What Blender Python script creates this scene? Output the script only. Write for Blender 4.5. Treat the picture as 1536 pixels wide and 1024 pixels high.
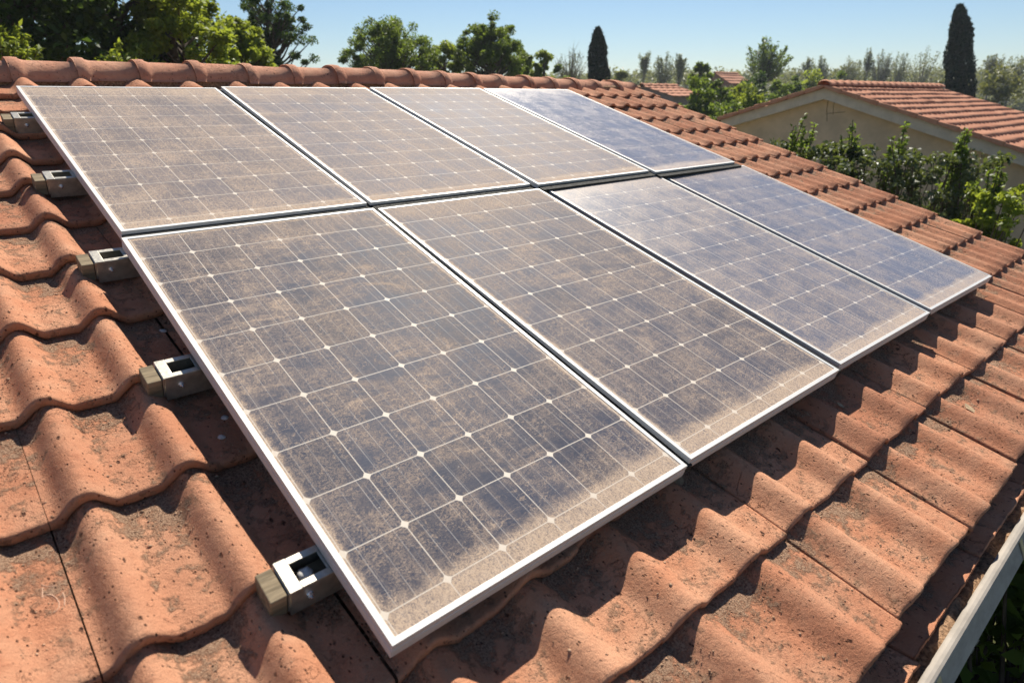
import bpy, math, random
import numpy as np
from mathutils import Vector, Matrix, noise as mnoise
from mathutils.bvhtree import BVHTree

for _o in list(bpy.data.objects):
    bpy.data.objects.remove(_o)
SC = bpy.context.scene
COL = SC.collection

# ------------------------------------------------------------------ camera, sky, sun, exposure
CAM = np.array([-0.4819, -4.3464, -0.0540])
PITCH, YAW, FPX = math.radians(20.874), math.radians(41.871), 969.5
SLOPE = math.radians(16.894)
cam_d = bpy.data.cameras.new('camera')
cam_d.sensor_width = 36.0
cam_d.lens = 36.0 * FPX / 1536.0
cam_d.clip_start, cam_d.clip_end = 0.05, 6000
cam_d.dof.use_dof = True
cam_d.dof.focus_distance = 2.7
cam_d.dof.aperture_fstop = 3.2
cam = bpy.data.objects.new('camera', cam_d)
COL.objects.link(cam)
cam.location = CAM
cam.rotation_euler = (math.pi / 2 - PITCH, 0, -YAW)
SC.camera = cam

SUN_DIR = Vector((0.85, 0.715, 1.262)).normalized()
SUN_EL = math.asin(SUN_DIR.z)
SUN_AZ = math.atan2(SUN_DIR.x, SUN_DIR.y)
world = bpy.data.worlds.new('World')
SC.world = world
world.use_nodes = True
wn = world.node_tree
wn.nodes.clear()
w_out = wn.nodes.new('ShaderNodeOutputWorld')
w_bg = wn.nodes.new('ShaderNodeBackground')
w_sky = wn.nodes.new('ShaderNodeTexSky')
w_sky.sky_type = 'NISHITA'
w_sky.sun_disc = False
w_sky.sun_elevation = SUN_EL
w_sky.sun_rotation = SUN_AZ
w_sky.air_density = 1.0
w_sky.dust_density = 0.15
w_sky.ozone_density = 5.5
w_bg.inputs['Strength'].default_value = 0.060
wn.links.new(w_sky.outputs[0], w_bg.inputs['Color'])
wn.links.new(w_bg.outputs[0], w_out.inputs['Surface'])
sun_d = bpy.data.lights.new('sun', 'SUN')
sun_d.energy = 5.0
sun_d.angle = math.radians(0.5)
sun_d.color = (1.0, 0.94, 0.83)
sun = bpy.data.objects.new('sun', sun_d)
COL.objects.link(sun)
sun.rotation_euler = SUN_DIR.to_track_quat('Z', 'Y').to_euler()
sun.location = (6, 5, 12)
SC.view_settings.view_transform = 'Standard'
SC.view_settings.look = 'None'
SC.view_settings.exposure = 0.66
SC.view_settings.gamma = 1.0

# ------------------------------------------------------------------ helpers
RIGHT = np.array([math.cos(YAW), -math.sin(YAW), 0.0])
FWD = np.array([math.sin(YAW) * math.cos(PITCH), math.cos(YAW) * math.cos(PITCH), -math.sin(PITCH)])
UPV = np.cross(RIGHT, FWD)
HORIZON = 512 - FPX * math.tan(PITCH)
DOWN = np.array([0, -math.cos(SLOPE), -math.sin(SLOPE)])
NRM = np.array([0, -math.sin(SLOPE), math.cos(SLOPE)])
GROUND = -4.4


def ray(u, v):
    return ((u - 768) * RIGHT - (v - 512) * UPV) / FPX + FWD


def ground_xy(u, depth):
    p = CAM + ray(u, HORIZON) * depth
    return p[0], p[1]


def z_at(u, v, depth):
    d0 = ray(u, HORIZON) * depth
    k = (512 - v) / FPX
    return CAM[2] + (k * (d0 @ FWD) - d0 @ UPV) / (math.cos(PITCH) + k * math.sin(PITCH))


def roofpt(x, y, h):
    """x along the eave, y down the slope, h below the plane of the solar panels."""
    return np.array([x, 0, 0]) + DOWN * y - NRM * h


def mesh_np(name, verts, faces, mat=None, smooth=False):
    """verts (N,3), faces: list of index arrays, each (M,k)."""
    me = bpy.data.meshes.new(name)
    verts = np.asarray(verts, dtype=np.float32)
    if not isinstance(faces, list):
        faces = [faces]
    faces = [np.asarray(f, dtype=np.int32) for f in faces if len(f)]
    nl = sum(f.size for f in faces)
    npoly = sum(len(f) for f in faces)
    me.vertices.add(len(verts))
    me.vertices.foreach_set('co', verts.ravel())
    me.loops.add(nl)
    me.loops.foreach_set('vertex_index', np.concatenate([f.ravel() for f in faces]))
    me.polygons.add(npoly)
    tot = np.concatenate([np.full(len(f), f.shape[1], dtype=np.int32) for f in faces])
    start = np.concatenate([[0], np.cumsum(tot)[:-1]]).astype(np.int32)
    me.polygons.foreach_set('loop_start', start)
    me.polygons.foreach_set('loop_total', tot)
    if smooth:
        me.polygons.foreach_set('use_smooth', np.ones(npoly, dtype=bool))
    me.update(calc_edges=True)
    me.validate()
    if mat:
        me.materials.append(mat)
    return me


class MB:
    """Collects shapes into one mesh."""

    def __init__(self):
        self.v, self.f = [], []

    def add(self, verts, faces):
        b = len(self.v)
        self.v += [tuple(map(float, p)) for p in verts]
        self.f += [tuple(i + b for i in q) for q in faces]

    def box(self, x0, x1, y0, y1, z0, z1, fn=None):
        p = [(x, y, z) for x in (x0, x1) for y in (y0, y1) for z in (z0, z1)]
        if fn:
            p = [fn(*q) for q in p]
        self.add(p, [(0, 1, 3, 2), (4, 6, 7, 5), (0, 4, 5, 1), (2, 3, 7, 6), (0, 2, 6, 4), (1, 5, 7, 3)])

    def tube(self, pts, radii, n=8, cap=True):
        pts = [Vector(p) for p in pts]
        if not hasattr(radii, '__len__'):
            radii = [radii] * len(pts)
        rings, ref = [], None
        for i, p in enumerate(pts):
            t = (pts[min(i + 1, len(pts) - 1)] - pts[max(i - 1, 0)])
            t = t.normalized() if t.length > 1e-9 else Vector((0, 0, 1))
            if ref is None:
                ref = t.orthogonal().normalized()
            a = (ref - t * ref.dot(t))
            a = a.normalized() if a.length > 1e-6 else t.orthogonal().normalized()
            ref = a
            b = t.cross(a)
            rings.append([p + (a * math.cos(2 * math.pi * k / n) + b * math.sin(2 * math.pi * k / n)) * radii[i]
                          for k in range(n)])
        f = []
        for i in range(len(pts) - 1):
            for k in range(n):
                k2 = (k + 1) % n
                f.append((i * n + k, i * n + k2, (i + 1) * n + k2, (i + 1) * n + k))
        if cap:
            f.append(tuple(range(n))[::-1])
            f.append(tuple((len(pts) - 1) * n + k for k in range(n)))
        self.add([p for r in rings for p in r], f)

    def sweep(self, x0, x1, prof, closed=True):
        """profile of (Y, z) points swept along X."""
        n = len(prof)
        v = [(x0, a, b) for a, b in prof] + [(x1, a, b) for a, b in prof]
        m = n if closed else n - 1
        f = [(i, (i + 1) % n, n + (i + 1) % n, n + i) for i in range(m)]
        if closed:
            f += [tuple(range(n))[::-1], tuple(range(n, 2 * n))]
        self.add(v, f)

    def build(self, name, mat, parent=None, smooth=False, bevel=0.0, seg=2):
        me = bpy.data.meshes.new(name)
        me.from_pydata(self.v, [], self.f)
        me.update()
        me.materials.append(mat)
        if smooth:
            me.polygons.foreach_set('use_smooth', [True] * len(me.polygons))
        o = link(name, me, parent)
        if bevel:
            m = o.modifiers.new('bevel', 'BEVEL')
            m.width, m.segments, m.limit_method = bevel, seg, 'ANGLE'
        return o


def link(name, me, parent=None):
    o = bpy.data.objects.new(name, me)
    COL.objects.link(o)
    if parent is not None:
        o.parent = parent
        o.matrix_parent_inverse = parent_matrix(parent).inverted()
    return o


def parent_matrix(p):
    m = p.matrix_basis.copy()
    if p.parent is not None:
        m = parent_matrix(p.parent) @ p.matrix_parent_inverse @ m
    return m


def tag(o, label, cat, group=None, kind=None):
    o['label'], o['category'] = label, cat
    if group:
        o['group'] = group
    if kind:
        o['kind'] = kind
    return o


def thing(name, loc, label, cat, group=None):
    o = bpy.data.objects.new(name, None)
    o.empty_display_size = 0.2
    COL.objects.link(o)
    o.location = loc
    return tag(o, label, cat, group)


# ------------------------------------------------------------------ materials
class NT:
    def __init__(self, name):
        self.m = bpy.data.materials.new(name)
        self.m.use_nodes = True
        self.t = self.m.node_tree
        self.t.nodes.clear()
        self.out = self.t.nodes.new('ShaderNodeOutputMaterial')

    def new(self, typ, **kw):
        n = self.t.nodes.new(typ)
        for k, v in kw.items():
            setattr(n, k, v)
        return n

    def put(self, sock, v):
        if v is None:
            return
        if isinstance(v, bpy.types.NodeSocket):
            self.t.links.new(v, sock)
        else:
            if isinstance(v, tuple) and len(v) == 3 and sock.type == 'RGBA':
                v = (*v, 1.0)
            sock.default_value = v

    def math(self, op, a, b=None, c=None, clamp=False):
        n = self.new('ShaderNodeMath', operation=op, use_clamp=clamp)
        for s, v in zip(n.inputs, (a, b, c)):
            self.put(s, v)
        return n.outputs[0]

    def mix(self, fac, a, b, blend='MIX'):
        n = self.new('ShaderNodeMix', data_type='RGBA', blend_type=blend)
        self.put(n.inputs[0], fac)
        self.put(n.inputs[6], a)
        self.put(n.inputs[7], b)
        return n.outputs[2]

    def mixf(self, fac, a, b):
        n = self.new('ShaderNodeMix', data_type='FLOAT')
        self.put(n.inputs[0], fac)
        self.put(n.inputs[2], a)
        self.put(n.inputs[3], b)
        return n.outputs[0]

    def noise(self, vec, scale, detail=4, rough=0.55, dist=0.0):
        n = self.new('ShaderNodeTexNoise')
        self.put(n.inputs['Vector'], vec)
        n.inputs['Scale'].default_value = scale
        n.inputs['Detail'].default_value = detail
        n.inputs['Roughness'].default_value = rough
        n.inputs['Distortion'].default_value = dist
        return n.outputs['Fac']

    def voronoi(self, vec, scale, feature='F1', out='Distance', rnd=1.0):
        n = self.new('ShaderNodeTexVoronoi', feature=feature)
        self.put(n.inputs['Vector'], vec)
        n.inputs['Scale'].default_value = scale
        n.inputs['Randomness'].default_value = rnd
        return n.outputs[out]

    def ramp(self, v, lo, hi, a=0.0, b=1.0):
        n = self.new('ShaderNodeMapRange', interpolation_type='SMOOTHSTEP')
        self.put(n.inputs[0], v)
        for i, x in zip((1, 2, 3, 4), (lo, hi, a, b)):
            self.put(n.inputs[i], x)
        return n.outputs[0]

    def mapping(self, vec, scale=(1, 1, 1), rot=(0, 0, 0), loc=(0, 0, 0)):
        n = self.new('ShaderNodeMapping')
        self.put(n.inputs[0], vec)
        self.put(n.inputs['Location'], loc)
        self.put(n.inputs['Rotation'], rot)
        self.put(n.inputs['Scale'], scale)
        return n.outputs[0]

    def coord(self, which='Object'):
        return self.new('ShaderNodeTexCoord').outputs[which]

    def island(self):
        return self.new('ShaderNodeNewGeometry').outputs['Random Per Island']

    def attr(self, name, typ='GEOMETRY'):
        return self.new('ShaderNodeAttribute', attribute_name=name, attribute_type=typ).outputs['Fac']

    def bump(self, h, strength=1.0, distance=0.002, normal=None):
        n = self.new('ShaderNodeBump')
        n.inputs['Strength'].default_value = strength
        n.inputs['Distance'].default_value = distance
        self.put(n.inputs['Height'], h)
        self.put(n.inputs['Normal'], normal)
        return n.outputs[0]

    def principled(self, color, rough=0.8, metal=0.0, spec=0.3, normal=None, **kw):
        n = self.new('ShaderNodeBsdfPrincipled')
        self.put(n.inputs['Base Color'], color)
        self.put(n.inputs['Roughness'], rough)
        self.put(n.inputs['Metallic'], metal)
        self.put(n.inputs['Specular IOR Level'], spec)
        self.put(n.inputs['Normal'], normal)
        for k, v in kw.items():
            self.put(n.inputs[k], v)
        self.t.links.new(n.outputs[0], self.out.inputs[0])
        return n


def mat_clay(name, base=(0.53, 0.232, 0.128), pale=(0.60, 0.315, 0.19), dark=(0.34, 0.135, 0.078), fine=True, dirt=True):
    n = NT(name)
    co = n.coord()
    isl = n.island()
    off = n.new('ShaderNodeVectorMath', operation='ADD')
    n.put(off.inputs[0], co)
    cmb = n.new('ShaderNodeCombineXYZ')
    n.put(cmb.inputs[0], n.math('MULTIPLY', isl, 37.0))
    n.put(cmb.inputs[1], n.math('MULTIPLY', isl, 91.0))
    n.put(off.inputs[1], cmb.outputs[0])
    p = off.outputs[0]
    big = n.noise(p, 6, 5, 0.6)
    mid = n.noise(p, 38, 5, 0.65)
    c = n.mix(n.ramp(big, 0.35, 0.68), base, pale)
    c = n.mix(n.ramp(n.math('FRACT', n.math('MULTIPLY', isl, 7.13)), 0.0, 1.0, 0.0, 0.55), c, dark)
    c = n.mix(n.ramp(n.math('FRACT', n.math('MULTIPLY', isl, 17.7)), 0.45, 1.0, 0.0, 0.35), c, pale)
    c = n.mix(n.ramp(mid, 0.52, 0.75, 0, 0.55), c, dark)
    if not fine:
        n.principled(c, 0.9, spec=0.15, normal=n.bump(mid, 0.5, 0.004))
        return n.m
    grain = n.noise(p, 420, 3, 0.7)
    c = n.mix(n.ramp(grain, 0.45, 0.8, 0, 0.35), c, pale)
    c = n.mix(n.ramp(grain, 0.5, 0.22, 0, 0.45), c, dark)
    lich = n.ramp(n.noise(p, 17, 6, 0.7), 0.6, 0.74, 0, 0.42)
    c = n.mix(lich, c, (0.50, 0.33, 0.22))
    rgh = n.noise(p, 130, 5, 0.75)
    c = n.mix(n.ramp(rgh, 0.56, 0.74, 0, 0.5), c, dark)
    h = n.math('ADD', n.math('ADD', n.math('MULTIPLY', mid, 1.4), n.math('MULTIPLY', rgh, 0.9)), n.math('MULTIPLY', grain, 0.42))
    if dirt:
        pan = n.attr('pan')
        head = n.attr('head')
        dn = n.noise(p, 24, 7, 0.72)
        wgt = n.math('ADD', n.math('MULTIPLY', pan, 0.16), n.math('MULTIPLY', head, 0.24))
        dm = n.ramp(n.math('ADD', dn, wgt), 0.71, 0.86)
        crumb = n.noise(p, 190, 4, 0.75)
        dc = n.mix(n.ramp(crumb, 0.36, 0.60), (0.17, 0.09, 0.055), (0.52, 0.35, 0.235))
        c = n.mix(n.math('MULTIPLY', dm, 0.85), c, dc)
        h = n.math('ADD', h, n.math('MULTIPLY', n.math('MULTIPLY', dm, crumb), 2.2))
    # small black pits and flecks, a little longer along the tile
    st = n.mapping(p, (1.0, 0.55, 0.7))
    pit = n.voronoi(st, 92)
    gate = n.ramp(n.noise(p, 30, 3, 0.6), 0.48, 0.58)
    pm = n.math('MULTIPLY', n.ramp(pit, 0.24, 0.13), gate)
    pit2 = n.voronoi(n.mapping(p, (0.9, 0.5, 0.5), (0, 0, 0.5)), 33)
    gate2 = n.ramp(n.noise(p, 11, 3, 0.6), 0.49, 0.56)
    pm2 = n.math('MULTIPLY', n.ramp(n.math('ADD', pit2, n.math('MULTIPLY', n.noise(p, 160, 2), 0.22)), 0.27, 0.17), gate2)
    pm = n.math('MAXIMUM', pm, pm2)
    cr = n.math('ABSOLUTE', n.math('SUBTRACT', n.noise(p, 13, 6, 0.62, 0.6), 0.5))
    cm = n.math('MULTIPLY', n.ramp(cr, 0.007, 0.001), n.ramp(n.noise(p, 5, 2), 0.55, 0.62))
    pm = n.math('MAXIMUM', pm, n.math('MULTIPLY', cm, 0.8))
    c = n.mix(n.math('MULTIPLY', pm, 0.85), c, (0.07, 0.035, 0.025))
    h = n.math('SUBTRACT', h, n.math('MULTIPLY', pm, 1.6))
    n.principled(c, 0.92, spec=0.12, normal=n.bump(h, 1.0, 0.005))
    return n.m


def mat_plain(name, col, rough=0.8, metal=0.0, spec=0.3, var=0.25, scale=30, bump=0.3, bd=0.002, stretch=(1, 1, 1)):
    n = NT(name)
    p = n.mapping(n.coord(), stretch)
    a = n.noise(p, scale, 6, 0.65)
    dk = tuple(x * (1 - var) for x in col)
    lt = tuple(min(1, x * (1 + var * 0.6)) for x in col)
    c = n.mix(n.ramp(a, 0.3, 0.7), dk, lt)
    r = n.ramp(n.noise(p, scale * 2.7, 3), 0.3, 0.7, rough * 0.85, min(1, rough * 1.15))
    n.principled(c, r, metal, spec, normal=n.bump(a, bump, bd))
    return n.m


def mat_leaf(name, a, b, trans=0.45, gloss=0.25, tcol=None):
    n = NT(name)
    isl = n.island()
    c = n.mix(isl, a, b)
    big = n.noise(n.coord(), 1.3, 3, 0.6)
    c = n.mix(n.ramp(big, 0.38, 0.66, 0, 0.6), c, tuple(x * 1.5 for x in b))
    d = n.new('ShaderNodeBsdfPrincipled')
    n.put(d.inputs['Base Color'], c)
    d.inputs['Roughness'].default_value = 0.5
    d.inputs['Specular IOR Level'].default_value = gloss
    t = n.new('ShaderNodeBsdfTranslucent')
    n.put(t.inputs['Color'], n.mix(0.5, c, tcol or tuple(min(1, x * k) for x, k in zip(b, (2.4, 2.0, 1.0)))))
    ms = n.new('ShaderNodeMixShader')
    ms.inputs[0].default_value = trans
    n.t.links.new(d.outputs[0], ms.inputs[1])
    n.t.links.new(t.outputs[0], ms.inputs[2])
    n.t.links.new(ms.outputs[0], n.out.inputs[0])
    return n.m


def mat_glass():
    n = NT('dusty_cells')
    uv = n.new('ShaderNodeUVMap', uv_map='UVMap').outputs[0]
    sep = n.new('ShaderNodeSeparateXYZ')
    n.put(sep.inputs[0], uv)
    x, y = sep.outputs[0], sep.outputs[1]
    seed = n.attr('seed', 'OBJECT')
    dusty = n.attr('dust', 'OBJECT')
    topd = n.attr('top_dust', 'OBJECT')
    cmb = n.new('ShaderNodeCombineXYZ')
    n.put(cmb.inputs[0], x)
    n.put(cmb.inputs[1], y)
    n.put(cmb.inputs[2], n.math('MULTIPLY', seed, 3.7))
    p = cmb.outputs[0]
    cx = n.math('DIVIDE', n.math('SUBTRACT', x, 0.0215), 0.1594)
    cy = n.math('DIVIDE', n.math('ADD', y, 0.012), 0.173)
    fx, fy = n.math('FRACT', cx), n.math('FRACT', cy)
    a = n.math('ABSOLUTE', n.math('SUBTRACT', fx, 0.5))
    b = n.math('ABSOLUTE', n.math('SUBTRACT', fy, 0.5))
    da, db = n.math('SUBTRACT', 0.5, a), n.math('SUBTRACT', 0.5, b)
    line = n.ramp(n.math('MINIMUM', da, db), 0.0095, 0.0045)
    # cut cell corners leave a pale star where four cells meet
    star = n.ramp(n.math('ADD', n.math('POWER', da, 0.8), n.math('POWER', db, 0.8)), 0.150, 0.136)
    inside = n.ramp(n.math('MINIMUM', n.math('SUBTRACT', 6.03, cx), n.math('ADD', cx, 0.03)), -0.005, 0.005)
    grid = n.math('MAXIMUM', line, star)
    # three bus bars along each cell and faint fingers across
    bus = None
    for q, wdt in ((0.2, 0.006), (0.5, 0.005), (0.8, 0.006), (0.235, 0.003), (0.88, 0.0035)):
        d = n.math('ABSOLUTE', n.math('SUBTRACT', fx, q))
        l_ = n.ramp(d, wdt + 0.002, wdt - 0.002, 0, 1.0 if wdt > 0.004 else 0.5)
        bus = l_ if bus is None else n.math('MAXIMUM', bus, l_)
    bus = n.math('MULTIPLY', bus, n.ramp(n.noise(p, 9, 3), 0.3, 0.7, 0.35, 0.85))
    cellid = n.new('ShaderNodeCombineXYZ')
    n.put(cellid.inputs[0], n.math('FLOOR', cx))
    n.put(cellid.inputs[1], n.math('FLOOR', cy))
    n.put(cellid.inputs[2], seed)
    wn_ = n.new('ShaderNodeTexWhiteNoise')
    n.put(wn_.inputs[0], cellid.outputs[0])
    cell_sky_blue = n.attr('cell_sky_blue', 'OBJECT')  # bluer cell colour; on the far panels it paints in sky reflection
    cell = n.mix(wn_.outputs[0], n.mix(cell_sky_blue, (0.011, 0.014, 0.029), (0.026, 0.050, 0.108)), n.mix(cell_sky_blue, (0.019, 0.024, 0.044), (0.038, 0.068, 0.140)))
    fing = n.noise(n.mapping(p, (30, 700, 1)), 1.0, 2, 0.6)
    cell = n.mix(n.ramp(fing, 0.45, 0.7, 0, 0.35), cell, (0.10, 0.10, 0.12))
    back = (0.66, 0.59, 0.50)
    col = n.mix(n.math('MULTIPLY', bus, 0.75), cell, (0.48, 0.45, 0.42))
    # strip below the last full row of cells
    strip = n.ramp(cy, 10.0, 10.01)
    star2 = n.math('MULTIPLY', star, n.math('SUBTRACT', 1.0, n.ramp(cy, 10.12, 10.13)))
    g2 = n.math('MAXIMUM', line, star2)
    col = n.mix(n.math('MULTIPLY', n.math('MAXIMUM', g2, n.math('SUBTRACT', 1.0, inside)), 0.93), col, back)
    # dust: broad patches, swirls, scratches, grains; thick along the lower edge
    blot = n.ramp(n.noise(p, 2.8, 4, 0.55, 0.5), 0.40, 0.64)
    runs = n.ramp(n.noise(n.mapping(p, (34, 1.3, 1)), 1.0, 4, 0.6), 0.45, 0.72)
    streak = n.ramp(n.noise(n.mapping(p, (1.0, 2.3, 1), (0, 0, -0.35)), 6.5, 8, 0.72, 1.2), 0.43, 0.66)
    grain = n.noise(p, 270, 5, 0.85)
    grain2 = n.noise(n.mapping(p, (1.6, 0.8, 1), (0, 0, 0.5)), 120, 4, 0.75, 0.4)
    fib = None
    for sc_, rot, thr in ((17, 0.3, 0.018), (34, 1.1, 0.028), (52, -0.6, 0.04), (80, 2.0, 0.05)):
        r_ = n.math('ABSOLUTE', n.math('SUBTRACT', n.noise(n.mapping(p, (1.0, 1.7, 1), (0, 0, rot)), sc_, 3, 0.5, 1.5), 0.5))
        r_ = n.ramp(r_, thr, thr * 0.2)
        g_ = n.ramp(n.noise(n.mapping(p, loc=(rot * 7, sc_, 0)), 7, 2), 0.45, 0.62)
        r_ = n.math('MULTIPLY', r_, g_)
        fib = r_ if fib is None else n.math('MAXIMUM', fib, r_)
    base = n.math('MULTIPLY', n.math('ADD', n.math('ADD', n.math('MULTIPLY', n.math('MULTIPLY', blot, streak), 0.62), n.math('MULTIPLY', blot, 0.16)), n.math('ADD', n.math('MULTIPLY', streak, 0.22), n.math('MULTIPLY', runs, 0.20))), dusty)
    even = n.attr('even', 'OBJECT')
    base = n.mixf(even, base, n.math('MULTIPLY', n.ramp(n.noise(p, 3.2, 3, 0.5), 0.3, 0.7, 0.34, 0.56), dusty))
    top = n.math('MULTIPLY', n.ramp(n.math('ADD', y, n.math('MULTIPLY', n.noise(p, 2.2, 4, 0.6), 0.7)), 0.85, 0.25), topd)
    low = n.ramp(n.math('ADD', y, n.math('MULTIPLY', n.math('SUBTRACT', n.noise(p, 5, 4, 0.6), 0.5), 0.10)), 1.655, 1.735, 0, 0.72)
    ex = n.math('MINIMUM', n.math('MINIMUM', x, n.math('SUBTRACT', 1.0, x)), y)
    edge = n.ramp(n.math('ADD', ex, n.math('MULTIPLY', n.math('SUBTRACT', n.noise(p, 30, 3), 0.5), 0.03)), 0.042, 0.016, 0, 0.75)
    m = n.math('ADD', base, n.math('MULTIPLY', dusty, 0.08))
    m = n.math('MAXIMUM', m, top)
    m = n.math('MAXIMUM', m, low)
    m = n.math('MAXIMUM', m, edge)
    m = n.math('MULTIPLY', m, n.ramp(grain2, 0.30, 0.70, 0.45, 1.45))
    m = n.math('MULTIPLY', m, n.ramp(grain, 0.36, 0.64, 0.35, 1.7))
    m = n.math('ADD', m, n.math('MULTIPLY', n.math('MULTIPLY', fib, n.ramp(grain, 0.3, 0.55)), 0.5))
    m = n.math('MINIMUM', m, 0.92)
    m = n.math('MULTIPLY', m, n.math('SUBTRACT', 1.0, n.math('MULTIPLY', g2, 0.62)))
    dcol = n.mix(n.noise(p, 60, 3), (0.45, 0.325, 0.225), (0.60, 0.455, 0.335))
    col = n.mix(m, col, dcol)
    speck = n.math('MULTIPLY', n.ramp(n.voronoi(p, 46), 0.085, 0.05), n.ramp(n.noise(p, 14, 2), 0.60, 0.66))
    col = n.mix(n.math('MULTIPLY', speck, 0.8), col, (0.62, 0.58, 0.52))
    sh = {'Sheen Weight': 0.19, 'Sheen Roughness': 0.42, 'Sheen Tint': (0.95, 0.90, 0.86, 1.0)}
    gloss = n.attr('gloss', 'OBJECT')
    rough = n.mixf(m, n.mixf(gloss, 0.50, 0.17), n.mixf(gloss, 0.9, 0.42))
    spec = n.mixf(m, n.mixf(gloss, 0.05, 0.55), n.mixf(gloss, 0.02, 0.30))
    n.principled(col, rough, 0.0, spec, normal=n.bump(grain, 0.12, 0.0006), **sh)
    return n.m


def mat_alu():
    n = NT('anodised_aluminium')
    p = n.coord()
    a = n.noise(n.mapping(p, (1, 1, 1)), 25, 5, 0.7)
    g = n.noise(p, 300, 3, 0.7)
    c = n.mix(n.ramp(a, 0.45, 0.75, 0, 0.55), (0.60, 0.59, 0.57), (0.50, 0.46, 0.41))
    c = n.mix(n.ramp(g, 0.56, 0.75, 0, 0.3), c, (0.50, 0.42, 0.34))
    n.principled(c, n.ramp(a, 0.3, 0.7, 0.46, 0.62), 0.2, 0.4)
    return n.m


M_CLAY = mat_clay('weathered_clay')
M_RIDGE = mat_clay('ridge_clay', base=(0.52, 0.240, 0.148), pale=(0.58, 0.31, 0.20), dark=(0.38, 0.17, 0.115), dirt=False)
M_FARCLAY = mat_clay('far_clay', base=(0.52, 0.235, 0.14), pale=(0.58, 0.29, 0.18), dark=(0.42, 0.175, 0.105), fine=False)
M_GLASS = mat_glass()
M_ALU = mat_alu()
M_STEEL = mat_plain('galvanised_steel', (0.50, 0.46, 0.39), 0.42, 0.75, 0.5, 0.22, 40, 0.1)
M_WOOD = mat_plain('grey_timber', (0.26, 0.20, 0.125), 0.85, 0, 0.2, 0.45, 26, 0.6, 0.002, (0.25, 2.2, 2.2))
M_BOLT = mat_plain('zinc_bolt', (0.75, 0.76, 0.8), 0.25, 0.9, 0.5, 0.15, 60, 0.05)
M_BACKSHEET = mat_plain('backsheet', (0.25, 0.25, 0.25), 0.6)
M_GAP_SHADE = mat_plain('gap_shade_black', (0.035, 0.034, 0.03), 0.8, spec=0.15)  # near-black colour standing in for shade in the panel gaps
M_GUTTER = mat_plain('painted_gutter', (0.37, 0.325, 0.275), 0.75, 0.0, 0.2, 0.2, 14, 0.3, 0.002, (0.5, 1, 1))
M_DEBRIS = mat_plain('dry_debris', (0.36, 0.22, 0.13), 0.95, 0, 0.1, 0.6, 70, 1.0, 0.012)
M_HWALL = mat_plain('rendered_wall', (0.50, 0.44, 0.37), 0.9, 0, 0.2, 0.2, 6, 0.4, 0.003)
M_NWALL = mat_plain('cream_render', (0.66, 0.49, 0.32), 0.9, 0, 0.2, 0.16, 2.2, 0.4, 0.004)
M_FASCIA = mat_plain('painted_fascia', (0.66, 0.55, 0.42), 0.7, 0, 0.3, 0.12, 5, 0.2)
M_BARK = mat_plain('bark', (0.10, 0.075, 0.055), 0.9, 0, 0.15, 0.5, 12, 1.0, 0.02, (1, 1, 0.2))
M_PALEBARK = mat_plain('pale_bark', (0.20, 0.17, 0.13), 0.9, 0, 0.15, 0.4, 12, 1.0, 0.02)
M_GRIT = mat_plain('grit', (0.44, 0.29, 0.19), 0.95, 0, 0.1, 0.55, 90, 0.3)
M_PALESTONE = mat_plain('pale_stone', (0.66, 0.62, 0.57), 0.9, 0, 0.2, 0.25, 60, 0.6)
M_DRYLEAF = mat_plain('dry_leaf', (0.42, 0.30, 0.18), 0.8, 0, 0.2, 0.4, 60, 0.4)
L_DARK = mat_leaf('dark_foliage', (0.016, 0.036, 0.009), (0.055, 0.10, 0.018), 0.42)
L_MID = mat_leaf('mid_foliage', (0.045, 0.080, 0.014), (0.12, 0.18, 0.028), 0.5)
L_BRIGHT = mat_leaf('bright_foliage', (0.085, 0.135, 0.018), (0.20, 0.26, 0.036), 0.52)
L_CYPRESS = mat_leaf('cypress_foliage', (0.008, 0.020, 0.009), (0.020, 0.042, 0.016), 0.15, 0.1)
L_PALE = mat_leaf('pale_foliage', (0.085, 0.11, 0.045), (0.15, 0.18, 0.075), 0.42)
L_OLIVE = mat_leaf('olive_foliage', (0.065, 0.085, 0.028), (0.13, 0.15, 0.05), 0.42)
L_GLOSSY = mat_leaf('glossy_foliage', (0.020, 0.040, 0.011), (0.085, 0.115, 0.030), 0.38, 1.0)

# ------------------------------------------------------------------ ground
def build_ground():
    n = NT('dry_grass')
    p = n.coord()
    a = n.noise(p, 0.12, 6, 0.6)
    b = n.noise(p, 3.0, 6, 0.7)
    c = n.mix(n.ramp(a, 0.35, 0.65), (0.075, 0.085, 0.03), (0.16, 0.13, 0.07))
    c = n.mix(n.ramp(b, 0.4, 0.7, 0, 0.6), c, (0.05, 0.06, 0.022))
    n.principled(c, 0.95, spec=0.1, normal=n.bump(b, 1.0, 0.08))
    m = MB()
    m.add([(-2500, -2500, GROUND), (2500, -2500, GROUND), (2500, 2500, GROUND), (-2500, 2500, GROUND)], [(0, 1, 2, 3)])
    o = m.build('ground', n.m)
    o['kind'] = 'structure'


build_ground()

# ------------------------------------------------------------------ our roof: layout of the tiles
HP, LIFT, THICK = 0.158, 0.028, 0.022
_kn = np.arange(-12, 32)
_kx = np.where(_kn <= 0, -0.150 + 0.222 * _kn, 0.0)
_kx[_kn == 1], _kx[_kn == 2], _kx[_kn == 3] = 0.09, 0.375, 0.682
_kx = np.where(_kn >= 4, 0.99 + 0.302 * (_kn - 4), _kx)
_kx = np.where(_kn > 14, 4.01 + 0.196 * (_kn - 14), _kx)
ROW_R = [4.335, 4.26, 3.92] + [3.92 - 0.3425 * k for k in range(1, 14)]
ROW_L = [4.335, 4.26, 3.92, 3.64, 3.32, 2.905, 2.505, 2.13, 1.755, 1.39, 1.055, 0.73, 0.39, 0.07, -0.23, -0.53]


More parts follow.
